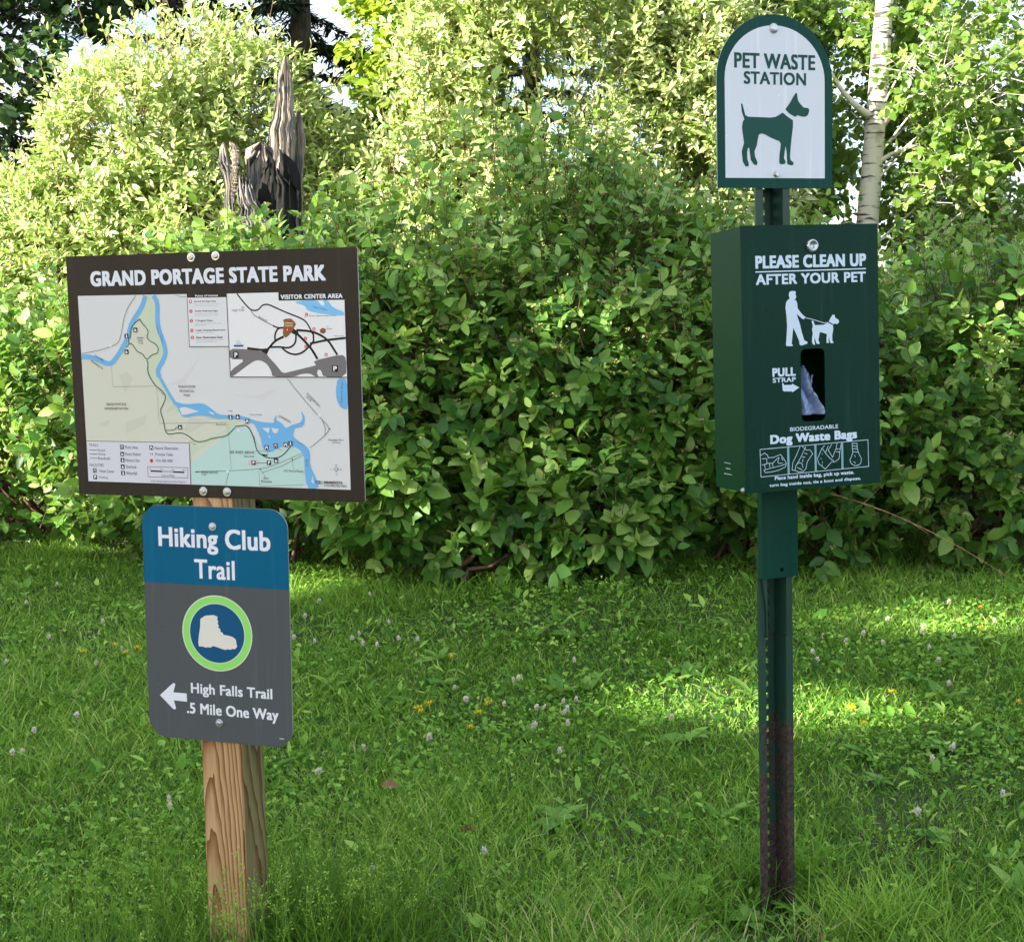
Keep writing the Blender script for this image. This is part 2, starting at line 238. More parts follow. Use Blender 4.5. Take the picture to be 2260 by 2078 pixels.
# printed artwork, in millimetres from the centre of each sign face
ART = {
 'title_lettering': [('t', 1, 'white', 'GRAND PORTAGE STATE PARK', [-250.9, 170.5, 240.9, 199.3], 0.045, 0)],
 'printed_map': [('p', 1, 'land', [(-280.8, 153.6), (-44.2, 152.6), (-43.6, 145.6), (39.5, 145.2), (39.1, 151.6), (145.2, 151.8), (145.5, 136.9), (275.8, 136.0), (275.6, -206.2), (-279.6, -202.6)]), ('p', 2, 'usland', [(-279.2, 37.5), (-255.3, 35.9), (-222.7, 22.2), (-208.5, 26.6), (-174.6, 71.3), (-167.8, 98.0), (-140.2, 130.2), (-133.8, 151.4), (-111.7, 151.8), (-106.3, 138.5), (-113.0, 97.3), (-97.2, 58.7), (-97.0, 38.0), (-116.2, 11.4), (-110.2, -3.5), (-85.3, -45.0), (-72.9, -65.7), (-59.9, -76.0), (-26.1, -72.8), (26.9, -76.2), (72.5, -85.2), (87.3, -117.1), (102.4, -140.3), (144.8, -132.3), (177.1, -127.5), (185.7, -147.6), (183.2, -204.5), (-53.3, -204.0), (-51.8, -125.0), (-279.0, -124.2)]), ('p', 3, 'greenland', [(-133.9, 150.8), (-111.8, 150.4), (-112.0, 97.3), (-97.2, 58.7), (-98.4, 38.0), (-116.2, 11.4), (-110.2, -3.5), (-85.3, -45.0), (-69.8, -71.7), (-92.8, -56.9), (-111.2, -21.3), (-133.5, 8.5), (-135.6, 30.8), (-124.8, 41.1), (-110.9, 45.5), (-110.1, 58.8), (-134.9, 73.9), (-128.3, 87.1), (-146.6, 109.0), (-158.9, 103.8), (-140.2, 130.2)]), ('p', 3, 'greenland', [(-53.2, -151.8), (-1.8, -118.3), (32.4, -98.8), (66.4, -76.4), (6.8, -81.4), (-26.2, -74.3), (26.4, -85.6), (25.7, -100.3), (-8.2, -112.5), (-38.8, -121.8), (-52.2, -133.9)]), ('p', 4, 'teal', [(-52.5, -163.7), (4.6, -124.2), (32.3, -100.2), (49.2, -92.7), (72.3, -89.5), (87.3, -117.1), (102.4, -140.3), (144.8, -132.3), (177.1, -127.5), (185.7, -147.6), (183.2, -204.5), (-52.6, -204.0)]), ('p', 3.5, 'relief', [(-199.5, 2.6), (-181.7, 8.6), (-168.6, -3.4), (-187.7, -33.5)]), ('p', 3.5, 'relief', [(-96.3, -59.9), (-77.1, -50.9), (-82.9, -62.8), (-100.2, -68.9)]), ('p', 3.5, 'relief', [(-49.9, -77.4), (-6.6, -83.0), (-51.5, -107.1), (-64.7, -101.3)]), ('p', 3.5, 'relief', [(-250.7, -91.3), (-222.0, -81.9), (-233.5, -97.2)]), ('p', 3.5, 'relief', [(-190.9, -87.7), (-141.5, -72.2), (-149.4, -90.3), (-188.6, -108.8)]), ('p', 2.2, 'relief2', [(42.3, -32.7), (91.2, -35.5), (140.4, -20.9), (107.0, -44.1)]), ('p', 2.2, 'relief2', [(-107.6, -18.3), (-62.7, -3.5), (-20.3, 37.6), (-56.5, -12.4)]), ('l', 5, 'river', 9.5, [(-279.2, 38.1), (-255.2, 37.1), (-222.7, 23.1), (-208.5, 27.2), (-174.6, 71.3), (-167.8, 98.0), (-140.2, 130.2), (-132.2, 151.1)]), ('l', 5, 'river', 9, [(-115.1, 151.0), (-106.3, 138.5), (-110.7, 97.3), (-95.8, 58.7), (-95.0, 38.0), (-115.5, 11.4), (-110.7, -0.5)]), ('l', 5, 'river', 6, [(-112.6, 2.5), (-91.4, -33.2), (-77.3, -53.9)]), ('p', 5.2, 'river', [(-82.0, -46.5), (-58.6, -52.3), (-21.5, -49.2), (-5.3, -57.9), (10.6, -71.0), (40.3, -72.3), (40.0, -78.7), (10.2, -79.0), (-26.1, -72.2), (-63.4, -78.1), (-72.2, -65.7)]), ('p', 6, 'land', [(-70.8, -59.2), (-58.9, -57.3), (-29.1, -65.4), (-59.7, -72.2), (-66.4, -71.6)]), ('p', 6, 'land', [(-9.0, -64.7), (2.4, -68.7), (0.6, -71.7), (-6.5, -68.2)]), ('l', 5, 'river', 7, [(36.8, -75.8), (63.1, -76.5), (85.6, -85.0), (104.9, -88.3), (134.0, -88.9)]), ('p', 5.4, 'river', [(80.9, -80.7), (105.0, -86.3), (125.0, -87.0), (126.5, -77.4), (132.9, -70.1), (129.9, -80.3), (140.6, -84.5), (149.7, -95.4), (162.9, -88.6), (180.6, -84.1), (185.1, -75.4), (181.7, -60.5), (189.6, -75.4), (186.0, -91.3), (167.4, -95.2), (163.5, -109.7), (174.3, -118.9), (189.8, -127.3), (197.3, -138.7), (195.3, -161.9), (209.3, -190.5), (211.8, -205.8), (187.0, -205.0), (184.6, -159.2), (185.9, -144.7), (173.7, -131.9), (151.5, -126.4), (135.2, -131.0), (112.1, -141.6), (99.6, -131.6), (98.7, -117.0), (92.9, -102.5)]), ('p', 6, 'land', [(101.3, -95.1), (117.6, -94.9), (113.8, -105.1)]), ('p', 6, 'land', [(120.8, -94.9), (135.2, -96.7), (131.6, -104.9), (123.6, -103.6)]), ('p', 6, 'land', [(91.2, -102.5), (96.9, -119.9), (102.6, -137.4), (94.8, -128.7)]), ('p', 6, 'land', [(200.1, -182.1), (203.3, -196.5), (198.0, -193.7)]), ('p', 6, 'land', [(113.7, -108.0), (118.3, -112.4), (115.0, -113.9)]), ('p', 5, 'river', [(257.5, -3.6), (275.8, -4.2), (276.0, -60.4), (262.1, -57.7), (254.0, -43.5), (253.2, -23.6)]), ('l', 7, 'trail', 1.5, [(-146.6, 108.1), (-158.4, 100.8), (-168.0, 89.1), (-168.2, 74.2), (-174.7, 69.8), (-171.7, 62.3), (-179.0, 54.9)]), ('l', 7, 'trail', 1.5, [(-171.7, 62.3), (-166.5, 62.3), (-155.4, 45.8), (-145.1, 44.2), (-136.3, 30.2), (-124.8, 41.1), (-110.3, 43.4), (-110.1, 58.8), (-136.1, 70.9), (-127.4, 85.6), (-142.9, 100.6), (-146.6, 108.1)]), ('l', 7, 'trail', 1.7, [(-136.3, 30.8), (-133.1, 26.3), (-136.3, 7.0), (-121.2, -16.9), (-108.0, -24.9), (-96.8, -37.6), (-108.1, -57.0), (-112.6, -64.5), (-105.3, -86.9), (-103.6, -104.8), (-95.7, -110.0), (-71.6, -105.0), (-55.0, -110.7), (-38.9, -123.3), (-20.3, -121.6), (-1.6, -114.8), (26.8, -112.1), (45.8, -94.2)]), ('l', 7, 'trail', 1.3, [(-104.4, -101.8), (-82.3, -101.2), (-80.7, -96.4), (-74.5, -95.8)]), ('l', 7, 'ink', 1.7, [(45.9, -92.7), (52.5, -92.4), (72.3, -89.5), (85.0, -117.2), (87.9, -137.6), (98.9, -145.6), (111.6, -151.2), (134.3, -150.0), (147.7, -140.1), (158.5, -127.8)]), ('l', 7, 'ink', 2.5, [(99.0, -144.7), (110.3, -146.0)]), ('l', 6.5, 'road', 1.0, [(-152.7, 151.7), (-178.5, 121.9), (-190.0, 74.4), (-197.6, 62.5), (-213.7, 56.7), (-242.1, 49.3), (-278.5, 44.2)]), ('l', 6.5, 'road', 1.0, [(157.1, -4.5), (187.3, -40.9), (223.6, -79.4), (238.7, -93.6), (231.9, -105.1), (197.6, -130.7)]), ('l', 6.5, 'road', 1.0, [(223.6, -79.4), (229.3, -92.3), (228.6, -108.1)]), ('l', 6.5, 'road', 0.9, [(-41.8, -179.0), (94.4, -172.9), (133.9, -160.2), (182.9, -139.6)]), ('l', 6.5, 'road', 0.9, [(97.3, -178.4), (140.1, -164.4), (184.3, -143.3)]), ('l', 6.5, 'road', 0.8, [(-67.7, 151.9), (-54.6, 147.0), (-43.8, 147.6)]), ('l', 6.5, 'road', 0.8, [(20.5, -202.2), (28.4, -178.4)]), ('d', 6.6, 'road2', 0.9, [(-214.3, 17.6), (-213.0, -19.4)]), ('l', 6.6, 'road2', 0.7, [(-213.0, -19.7), (-121.3, -18.0)]), ('d', 6.6, 'road2', 0.9, [(-118.0, -21.3), (-115.6, -87.9)]), ('l', 6.6, 'road2', 0.7, [(-115.7, -88.7), (29.1, -85.6)]), ('d', 6.6, 'road2', 0.9, [(30.3, -88.5), (33.6, -173.9)]), ('d', 6.6, 'road2', 0.9, [(91.0, -175.6), (92.2, -203.5)]), ('l', 6.6, 'road2', 0.7, [(92.2, -203.8), (185.1, -198.3)]), ('l', 6.7, 'road2', 0.7, [(110.2, -147.5), (111.0, -131.4)]), ('l', 6.7, 'road2', 0.7, [(127.8, -131.1), (141.4, -136.7)]), ('l', 6.7, 'road2', 0.7, [(160.9, -152.4), (162.3, -171.3)]), ('l', 6.7, 'road2', 0.7, [(94.4, -172.0), (105.1, -187.1)]), ('l', 6.7, 'road2', 0.7, [(84.6, -137.9), (122.0, -137.9)]), ('l', 7.1, 'road2', 1.2, [(81.9, -160.3), (114.5, -159.7)]), ('p', 6.8, 'pink', [(70.7, -155.5), (88.7, -155.2), (88.2, -164.5), (70.3, -164.3)]), ('c', 7.2, 'ink', 1.3, (238.6, -95.6)), ('c', 7.2, 'ink', 1.3, (160.9, -152.4)), ('c', 7.2, 'ink', 1.3, (94.4, -171.7)), ('i', 8, 1, 4.2, (-157.4, 87.8)), ('i', 8, 0, 4.2, (-177.4, 76.4)), ('i', 8, 1, 4.2, (-179.1, 46.8)), ('i', 8, 0, 4.2, (36.8, -75.8)), ('i', 8, 1, 4.2, (52.0, -75.1)), ('i', 8, 2, 4.2, (71.3, -83.4)), ('i', 8, 1, 4.2, (-71.1, -95.5)), ('i', 8, 2, 4.2, (109.3, -131.4)), ('i', 8, 3, 4.2, (128.0, -127.6)), ('i', 8, 2, 4.2, (148.7, -125.6)), ('i', 8, 0, 4.2, (158.4, -123.1)), ('i', 8, 4, 4.2, (80.9, -160.0)), ('i', 8, 4, 4.2, (112.9, -159.4)), ('i', 8, 1, 4.2, (127.6, -155.3)), ('c', 7.5, 'white', 3.2, (-213.5, 59.1)), ('c', 7.5, 'white', 3.2, (25.8, -177.0)), ('c', 7.5, 'white', 3.2, (219.2, -71.1)), ('c', 7.5, 'white', 3.2, (52.4, -100.0)), ('t', 8, 'ink2', 'PIGEON RIVER', [-70.4, -21.2, -33.9, -16.8], 0.01, 0), ('t', 8, 'ink2', 'PROVINCIAL', [-68.2, -29.5, -37.0, -25.0], 0.01, 0), ('t', 8, 'ink2', 'PARK', [-59.5, -37.2, -45.8, -33.0], 0.01, 0), ('t', 8, 'ink2', 'GRAND PORTAGE', [-230.2, -55.3, -185.9, -50.3], 0.01, 0), ('t', 8, 'ink2', 'ANISHINABE NATION', [-234.9, -63.2, -182.2, -58.7], 0.01, 0), ('t', 8, 'ink2', 'Middle', [-154.6, 71.1, -140.7, 74.5], 0.01, 0), ('t', 8, 'ink2', 'Falls', [-152.5, 65.7, -142.7, 69.5], 0.01, 0), ('t', 8, 'ink2', 'Trail', [-152.7, 61.5, -142.2, 64.7], 0.01, 0), ('t', 8, 'blueink', 'High', [32.4, -65.6, 41.8, -62.3], 0.01, 0), ('t', 8, 'blueink', 'Cave Indigo', [77.3, -72.9, 102.6, -68.6], 0.01, 0), ('t', 8, 'ink2', 'SEE INSET ABOVE', [32.4, -143.5, 83.6, -138.3], 0.01, 0), ('t', 8, 'ink2', 'Boardwalk', [62.1, -149.8, 82.6, -146.5], 0.01, 0), ('t', 8, 'ink2', 'Boardwalk', [6.3, -91.1, 27.0, -87.7], 0.01, 0), ('t', 8, 'ink2', 'Canadian Port', [234.5, -117.2, 265.4, -113.3], 0.01, 0), ('t', 8, 'ink2', 'of Entry', [242.2, -122.5, 258.9, -118.5], 0.01, 0), ('t', 8, 'ink2', 'U.S. Port of Entry', [142.8, -177.2, 182.1, -171.4], 0.01, 0), ('t', 8, 'ink2', 'Park', [100.7, -191.0, 111.6, -186.3], 0.01, 0), ('t', 8, 'ink2', 'Entrance', [95.5, -196.7, 117.5, -191.8], 0.01, 0), ('t', 8, 'ink2', 'GRAND PORTAGE', [-30.2, -182.0, 5.8, -177.1], 0.01, 0), ('t', 8, 'ink2', '2 MI', [-29.8, -186.2, -20.2, -182.7], 0.01, 0), ('p', 8, 'ink2', [(-43.5, -179.6), (-38.4, -177.7), (-38.6, -181.3)]), ('l', 8, 'ink2', 0.7, [(-39.2, -179.5), (-31.8, -179.4)]), ('t', 8, 'ink', 'MINNESOTA', [223.3, -196.0, 260.3, -191.1], 0.03, 0), ('t', 8, 'ink2', 'STATE PARKS AND TRAILS', [223.7, -201.5, 268.2, -196.9], 0.01, 0), ('p', 8, 'navy', [(206.7, -190.9), (216.2, -191.0), (216.3, -197.0), (207.1, -197.2)]), ('p', 8.2, 'logogreen', [(216.8, -190.9), (220.0, -190.9), (220.1, -196.9), (216.9, -197.0)]), ('l', 8.3, 'white', 0.7, [(208.7, -197.2), (208.8, -193.4), (211.4, -193.4), (211.2, -197.1)]), ('l', 8.3, 'white', 0.7, [(211.4, -193.4), (213.9, -193.3), (213.7, -197.1)]), ('t', 8, 'ink2', 'CANADA', [148.9, -78.1, 26, 4], 0.01, -28), ('t', 8, 'ink2', 'Canada', [-240.1, 36.4, 22, 4], 0.01, -27), ('t', 8, 'ink2', 'MINNESOTA', [-245.5, 22.3, 30, 4], 0.01, -32), ('t', 8, 'blueink', 'Pigeon', [-109.1, 88.4, 17, 3.4], 0.01, -78), ('t', 8, 'blueink', 'River', [-100.9, 70.6, 12, 3.4], 0.01, -65), ('t', 8, 'blueink', 'Pigeon Bay', [265.2, -29.2, 38, 4], 0.01, 86), ('t', 8, 'blueink', 'Pigeon', [178.9, -122.3, 16, 3.6], 0.01, -25), ('t', 8, 'blueink', 'River', [190.6, -159.1, 14, 3.6], 0.01, -85), ('t', 8, 'ink2', 'THUNDER BAY', [207.8, -43.1, 36, 4], 0.02, -44), ('t', 8, 'ink2', '35 MI', [198.7, -40.9, 12, 3.6], 0.02, -44), ('t', 8, 'ink2', '1.5 mi', [-108.2, -28.7, 16, 3.2], 0.01, -50), ('t', 8, 'ink2', '0.5 mi', [84.7, -117.2, 13, 3.2], 0.01, -85), ('t', 8, 'ink2', '1.7 mi', [-45.7, -124.9, 14, 3.2], 0.01, -25), ('l', 8, 'ink2', 0.7, [(248.9, -163.2), (248.5, -173.8)]), ('l', 8, 'ink2', 0.7, [(242.4, -168.8), (254.9, -168.5)]), ('c', 8.1, 'ink2', 3.2, (248.7, -168.6)), ('c', 8.2, 'land', 2.5, (248.7, -168.6)), ('t', 8, 'ink2', 'N', [247.4, -162.3, 250.0, -159.7], 0.01, 0), ('t', 8, 'ink2', 'S', [247.3, -179.6, 249.9, -176.9], 0.01, 0), ('t', 8, 'ink2', 'W', [237.3, -171.2, 239.9, -168.5], 0.01, 0), ('t', 8, 'ink2', 'E', [257.1, -170.5, 259.7, -167.8], 0.01, 0)],
 'legend_panel': [('p', 8, 'legend', [(-279.0, -124.5), (-53.1, -125.0), (-54.0, -203.7), (-279.6, -202.6)]), ('l', 8.6, 'ink2', 1.0, [(-279.0, -124.2), (-53.1, -125.0), (-54.0, -203.7)]), ('t', 9, 'ink2', 'TRAILS', [-274.0, -134.5, -253.8, -129.3], 0.015, 0), ('t', 9, 'ink2', 'FACILITIES', [-274.6, -173.7, -243.4, -167.6], 0.015, 0), ('t', 9, 'ink2', 'Paved', [-254.7, -144.3, -238.8, -139.2], 0.015, 0), ('t', 9, 'ink2', 'Hiking', [-254.5, -152.5, -238.3, -147.1], 0.015, 0), ('t', 9, 'ink2', 'Boardwalk', [-255.0, -160.2, -227.4, -154.5], 0.015, 0), ('l', 9, 'ink', 1.1, [(-273.7, -141.5), (-256.7, -141.9)]), ('l', 9, 'trail', 1.2, [(-273.5, -149.5), (-256.4, -149.5)]), ('l', 9, 'road', 1.1, [(-273.2, -157.1), (-256.9, -157.5)]), ('t', 9, 'ink2', 'Visitor Center', [-254.0, -185.2, -220.1, -179.0], 0.015, 0), ('t', 9, 'ink2', 'Parking', [-254.4, -197.8, -235.7, -191.8], 0.015, 0), ('i', 9, 3, 4.2, (-264.1, -181.7)), ('i', 9, 4, 4.2, (-263.8, -194.3)), ('i', 9, 3, 4.2, (-200.3, -134.9)), ('t', 9, 'ink2', 'Picnic Area', [-193.5, -138.2, -165.0, -131.7], 0.015, 0), ('i', 9, 1, 4.2, (-200.5, -148.3)), ('t', 9, 'ink2', 'Picnic Shelter', [-193.6, -151.5, -158.8, -144.9], 0.015, 0), ('i', 9, 0, 4.2, (-200.5, -160.1)), ('t', 9, 'ink2', 'Historic Site', [-193.6, -163.3, -162.6, -156.7], 0.015, 0), ('i', 9, 1, 4.2, (-200.7, -172.9)), ('t', 9, 'ink2', 'Overlook', [-193.7, -176.0, -170.3, -169.5], 0.015, 0), ('i', 9, 0, 4.2, (-200.8, -185.0)), ('t', 9, 'ink2', 'Waterfall', [-193.7, -188.2, -169.9, -181.6], 0.015, 0), ('t', 9, 'ink2', 'Nature Observation', [-127.7, -138.6, -77.2, -132.5], 0.015, 0), ('t', 9, 'ink2', 'Primitive Toilet', [-127.4, -150.7, -89.4, -144.6], 0.015, 0), ('t', 9, 'ink2', 'YOU ARE HERE', [-127.7, -162.4, -90.1, -156.9], 0.015, 0), ('i', 9, 2, 4.2, (-135.5, -135.2)), ('c', 9, 'red', 3.6, (-136.5, -160.1)), ('t', 9, 'ink2', 'H', [-138.0, -149.6, -133.3, -145.3], 0.0, 0), ('l', 9, 'ink2', 0.8, [(-145.8, -171.5), (-58.3, -172.1), (-59.1, -191.6), (-145.5, -191.1), (-145.8, -171.5)]), ('l', 9, 'ink', 2.8, [(-139.7, -179.8), (-115.0, -180.2)]), ('l', 9, 'ink', 2.8, [(-90.7, -180.6), (-66.6, -181.0)]), ('l', 9, 'ink2', 0.6, [(-114.9, -179.0), (-90.7, -179.4)]), ('l', 9, 'ink2', 0.6, [(-115.0, -181.4), (-90.8, -181.8)]), ('t', 9, 'ink2', 'Scale in Miles', [-116.5, -189.8, -87.9, -185.9], 0.015, 0), ('t', 9, 'ink2', '0', [-141.6, -177.1, -138.7, -174.3], 0.015, 0), ('t', 9, 'ink2', '0.1', [-118.2, -177.2, -112.3, -174.4], 0.015, 0), ('t', 9, 'ink2', '0.2', [-94.0, -177.7, -88.0, -174.8], 0.015, 0), ('t', 9, 'ink2', '0.3', [-69.5, -178.0, -63.6, -175.2], 0.015, 0), ('t', 9, 'ink2', '© 2021, Minnesota Department of Natural Resources', [-140.3, -202.1, -64.8, -197.1], 0.015, 0)],
 'points_panel': [('p', 8, 'legend2', [(-42.9, 145.6), (39.5, 145.2), (39.5, 55.3), (-42.7, 55.4)]), ('l', 8.6, 'ink', 1.1, [(-42.9, 145.6), (-42.8, 55.1), (39.5, 55.0)]), ('t', 9, 'white', 'Points of Interest', [-25.8, 147.0, 22.0, 151.0], 0.03, 0), ('c', 9, 'red', 3.4, (-36.3, 138.4)), ('t', 9.3, 'white', '1', [-37.7, 136.7, -34.9, 140.2], 0.02, 0), ('t', 9, 'ink2', 'Grand Portage Flag', [-28.4, 136.3, 16.5, 140.1], 0.025, 0), ('t', 9, 'grayink', 'Flags and drum logo flagpoles are', [-28.6, 132.8, 27.8, 134.1], 0.01, 0), ('t', 9, 'grayink', 'unique partnership of the park', [-28.8, 129.6, 21.7, 131.0], 0.01, 0), ('c', 9, 'red', 3.4, (-36.2, 120.6)), ('t', 9.3, 'white', '2', [-37.7, 118.9, -34.8, 122.4], 0.02, 0), ('t', 9, 'ink2', 'Audio Welcome Sign', [-28.2, 118.5, 19.9, 122.4], 0.025, 0), ('t', 9, 'grayink', 'Voices from the Grand Portage', [-28.4, 114.9, 20.9, 116.5], 0.01, 0), ('t', 9, 'grayink', 'Community greet park visitors', [-28.5, 111.7, 20.8, 113.3], 0.01, 0), ('c', 9, 'red', 3.4, (-36.2, 102.8)), ('t', 9.3, 'white', '3', [-37.6, 101.0, -34.8, 104.5], 0.02, 0), ('t', 9, 'ink2', '7 Original Clans', [-28.0, 100.6, 8.4, 104.8], 0.025, 0), ('t', 9, 'grayink', 'Signs representing Grand Portage', [-28.1, 97.1, 25.9, 98.8], 0.01, 0), ('t', 9, 'grayink', 'clan structure', [-28.3, 93.9, -5.6, 96.0], 0.01, 0), ('c', 9, 'red', 3.4, (-36.1, 85.2)), ('t', 9.3, 'white', '4', [-37.6, 83.5, -34.7, 87.0], 0.02, 0), ('t', 9, 'ink2', 'Lobby Displays/Restrooms', [-27.7, 83.1, 34.6, 87.0], 0.025, 0), ('t', 9, 'grayink', 'Open 24/7, year-round', [-27.9, 79.6, 8.6, 81.5], 0.01, 0), ('c', 9, 'red', 3.4, (-35.8, 72.3)), ('t', 9.3, 'white', '5', [-37.2, 70.6, -34.4, 74.1], 0.02, 0), ('t', 9, 'ink2', 'River Observation Deck', [-27.2, 70.2, 28.0, 74.3], 0.025, 0), ('t', 9, 'grayink', 'Take a picture with the U.S./Canada', [-27.4, 66.7, 29.3, 68.5], 0.01, 0), ('t', 9, 'grayink', 'border in the background', [-27.6, 63.4, 15.0, 65.4], 0.01, 0)],
 'inset_map': [('p', 8, 'insetwhite', [(39.8, 151.0), (145.2, 151.2), (145.5, 136.7), (275.8, 135.5), (276.3, -1.7), (40.6, -0.9)]), ('l', 10.5, 'ink', 1.4, [(39.8, 151.0), (40.6, -1.2), (276.2, -2.0)]), ('t', 9, 'white', 'VISITOR CENTER AREA', [149.8, 139.2, 272.8, 147.4], 0.045, 0), ('p', 9, 'water', [(176.0, 133.1), (190.6, 136.1), (223.0, 136.4), (228.9, 128.2), (235.0, 124.9), (237.0, 129.7), (233.7, 136.5), (243.5, 136.0), (252.7, 122.9), (275.0, 114.5), (275.1, 107.8), (255.6, 108.7), (216.6, 113.8), (202.5, 118.9), (197.4, 127.1)]), ('p', 9, 'asph', [(41.2, 51.0), (77.6, 49.9), (107.9, 45.6), (116.9, 40.6), (123.0, 33.1), (136.2, 19.9), (148.3, 5.0), (212.4, 18.8), (216.1, 19.6), (210.3, 27.8), (266.9, 39.2), (275.9, 32.7), (274.8, -1.3), (229.5, -1.6), (225.5, 10.6), (219.3, 12.3), (216.9, 4.9), (220.6, -0.9), (213.4, -0.9), (204.6, 4.1), (195.6, 5.0), (182.8, 3.4), (171.7, -0.9), (126.4, -0.9), (125.5, 8.4), (117.9, 21.6), (107.1, 28.2), (96.1, 29.6), (84.7, 25.0), (46.1, -0.1), (40.9, 0.2), (41.5, 11.0), (73.9, 30.9), (40.6, 31.5)]), ('l', 9.6, 'ink', 4.2, [(77.7, 51.5), (108.1, 48.0), (117.2, 47.1), (123.9, 52.9), (134.6, 64.3), (153.2, 72.0)]), ('p', 9.6, 'ink', [(98.9, 49.7), (123.9, 51.5), (117.8, 39.7), (111.5, 43.1)]), ('l', 9.6, 'ink', 3.4, [(135.5, 64.3), (135.0, 74.1), (139.1, 83.1), (143.9, 87.9), (154.0, 87.8)]), ('l', 9.6, 'ink', 3.4, [(123.9, 52.9), (145.1, 53.5), (161.4, 50.9), (172.5, 55.8), (177.4, 63.9), (177.9, 75.3)]), ('l', 9.6, 'ink', 3.4, [(148.6, 51.9), (159.2, 42.8), (175.3, 38.6), (190.0, 42.6), (203.1, 53.1)]), ('l', 9.6, 'ink', 4.4, [(171.9, 83.5), (187.7, 70.3), (204.9, 53.1), (213.4, 40.8), (219.2, 30.7)]), ('l', 9.6, 'ink', 4, [(179.2, 83.4), (208.0, 81.2), (225.6, 74.8), (241.3, 64.9), (253.0, 47.0), (258.9, 38.1)]), ('l', 9.6, 'ink', 3.2, [(208.0, 81.2), (212.7, 75.0), (212.6, 63.6), (204.9, 53.1)]), ('l', 9.6, 'ink', 4, [(205.2, 58.8), (239.5, 65.0), (276.1, 68.2)]), ('l', 9.6, 'ink', 2.6, [(61.2, 151.1), (75.2, 134.1), (87.6, 121.5), (96.7, 119.7), (104.2, 121.3), (112.0, 129.3), (119.4, 130.9), (126.7, 129.9), (157.1, 116.4), (192.8, 103.6), (201.4, 95.4), (208.9, 81.5)]), ('l', 9.6, 'road2', 1.6, [(87.6, 121.5), (94.5, 111.6), (114.3, 100.6), (132.2, 92.2)]), ('l', 9.6, 'ink', 2.6, [(131.9, 92.2), (139.4, 88.8), (144.8, 87.9)]), ('p', 9.9, 'brown', [(153.1, 101.7), (158.3, 104.1), (169.3, 104.4), (176.6, 98.1), (178.7, 93.2), (173.9, 86.8), (175.8, 80.2), (167.1, 77.9), (163.3, 73.8), (156.8, 69.8), (152.4, 73.9), (151.7, 78.9), (153.1, 88.7), (155.2, 95.2)]), ('p', 9.9, 'ink', [(173.9, 86.0), (182.7, 80.2), (184.1, 72.8), (175.2, 75.3), (169.0, 78.7)]), ('t', 10.2, 'tan', 'Visitor', [157.0, 94.6, 173.5, 98.2], 0.03, 0), ('t', 10.2, 'tan', 'Center', [156.8, 90.2, 173.3, 93.6], 0.03, 0), ('p', 9.9, 'brown', [(227.0, 84.5), (231.9, 86.9), (237.3, 84.7), (237.7, 79.6), (232.9, 76.0), (226.7, 78.1), (225.6, 81.3)]), ('c', 10.2, 'red', 3.2, (200.7, 111.1)), ('t', 10.5, 'white', '5', [199.3, 109.4, 202.0, 112.6], 0.02, 0), ('c', 10.2, 'red', 3.2, (160.7, 84.5)), ('t', 10.5, 'white', '4', [159.4, 82.7, 162.1, 85.9], 0.02, 0), ('c', 10.2, 'red', 3.2, (196.6, 68.1)), ('t', 10.5, 'white', '3', [195.2, 66.3, 197.9, 69.6], 0.02, 0), ('c', 10.2, 'red', 3.2, (197.2, 53.6)), ('t', 10.5, 'white', '2', [195.9, 51.8, 198.5, 55.1], 0.02, 0), ('c', 10.2, 'red', 3.2, (236.6, 38.7)), ('t', 10.5, 'white', '1', [235.3, 36.9, 237.9, 40.2], 0.02, 0), ('c', 10.2, 'red', 3.2, (214.1, 84.7)), ('t', 10.5, 'white', '1', [212.7, 82.9, 215.4, 86.1], 0.02, 0), ('t', 9.6, 'ink2', 'to', [69.2, 124.3, 74.9, 127.5], 0.01, 0), ('t', 9.6, 'ink2', 'High Falls', [49.7, 118.3, 75.2, 122.6], 0.01, 0), ('t', 9.6, 'ink2', 'River Observation Deck', [206.1, 107.3, 259.6, 110.0], 0.015, 0), ('t', 9.6, 'ink2', 'picnic', [239.1, 87.9, 244.2, 90.2], 0.01, 0), ('t', 9.6, 'ink2', 'shelter', [239.4, 83.9, 250.8, 86.4], 0.01, 0), ('t', 9.6, 'ink2', 'Nature Trail', [254.4, 71.0, 272.4, 73.4], 0.01, 0), ('t', 9.6, 'ink2', 'picnic', [55.4, 64.0, 64.4, 65.9], 0.01, 0), ('t', 9.6, 'ink2', 'tables', [54.8, 60.0, 66.1, 62.1], 0.01, 0), ('t', 9.8, 'blueink', 'Pigeon River', [227.7, 121.7, 28, 4], 0.01, -14), ('t', 9.6, 'ink2', 'Boardwalk', [112.6, 104.7, 19, 3.4], 0.01, -26), ('l', 9.6, 'road2', 0.7, [(196.0, 104.4), (200.2, 108.9)]), ('p', 9.7, 'navy', [(50.6, 57.9), (70.3, 57.7), (70.2, 54.3), (50.4, 54.4)]), ('p', 10, 'ink', [(48.8, 45.1), (59.6, 45.0), (59.1, 33.8), (48.2, 33.8)]), ('t', 10.4, 'white', 'P', [50.9, 35.5, 57.3, 43.7], 0.06, 0), ('p', 10, 'ink', [(247.7, 19.2), (259.3, 19.1), (258.8, 7.8), (247.3, 7.8)]), ('t', 10.4, 'white', 'P', [249.8, 9.4, 257.1, 17.9], 0.06, 0)],
 'hike_div': [(-150.3, 76.9), (149.6, 77.7)],
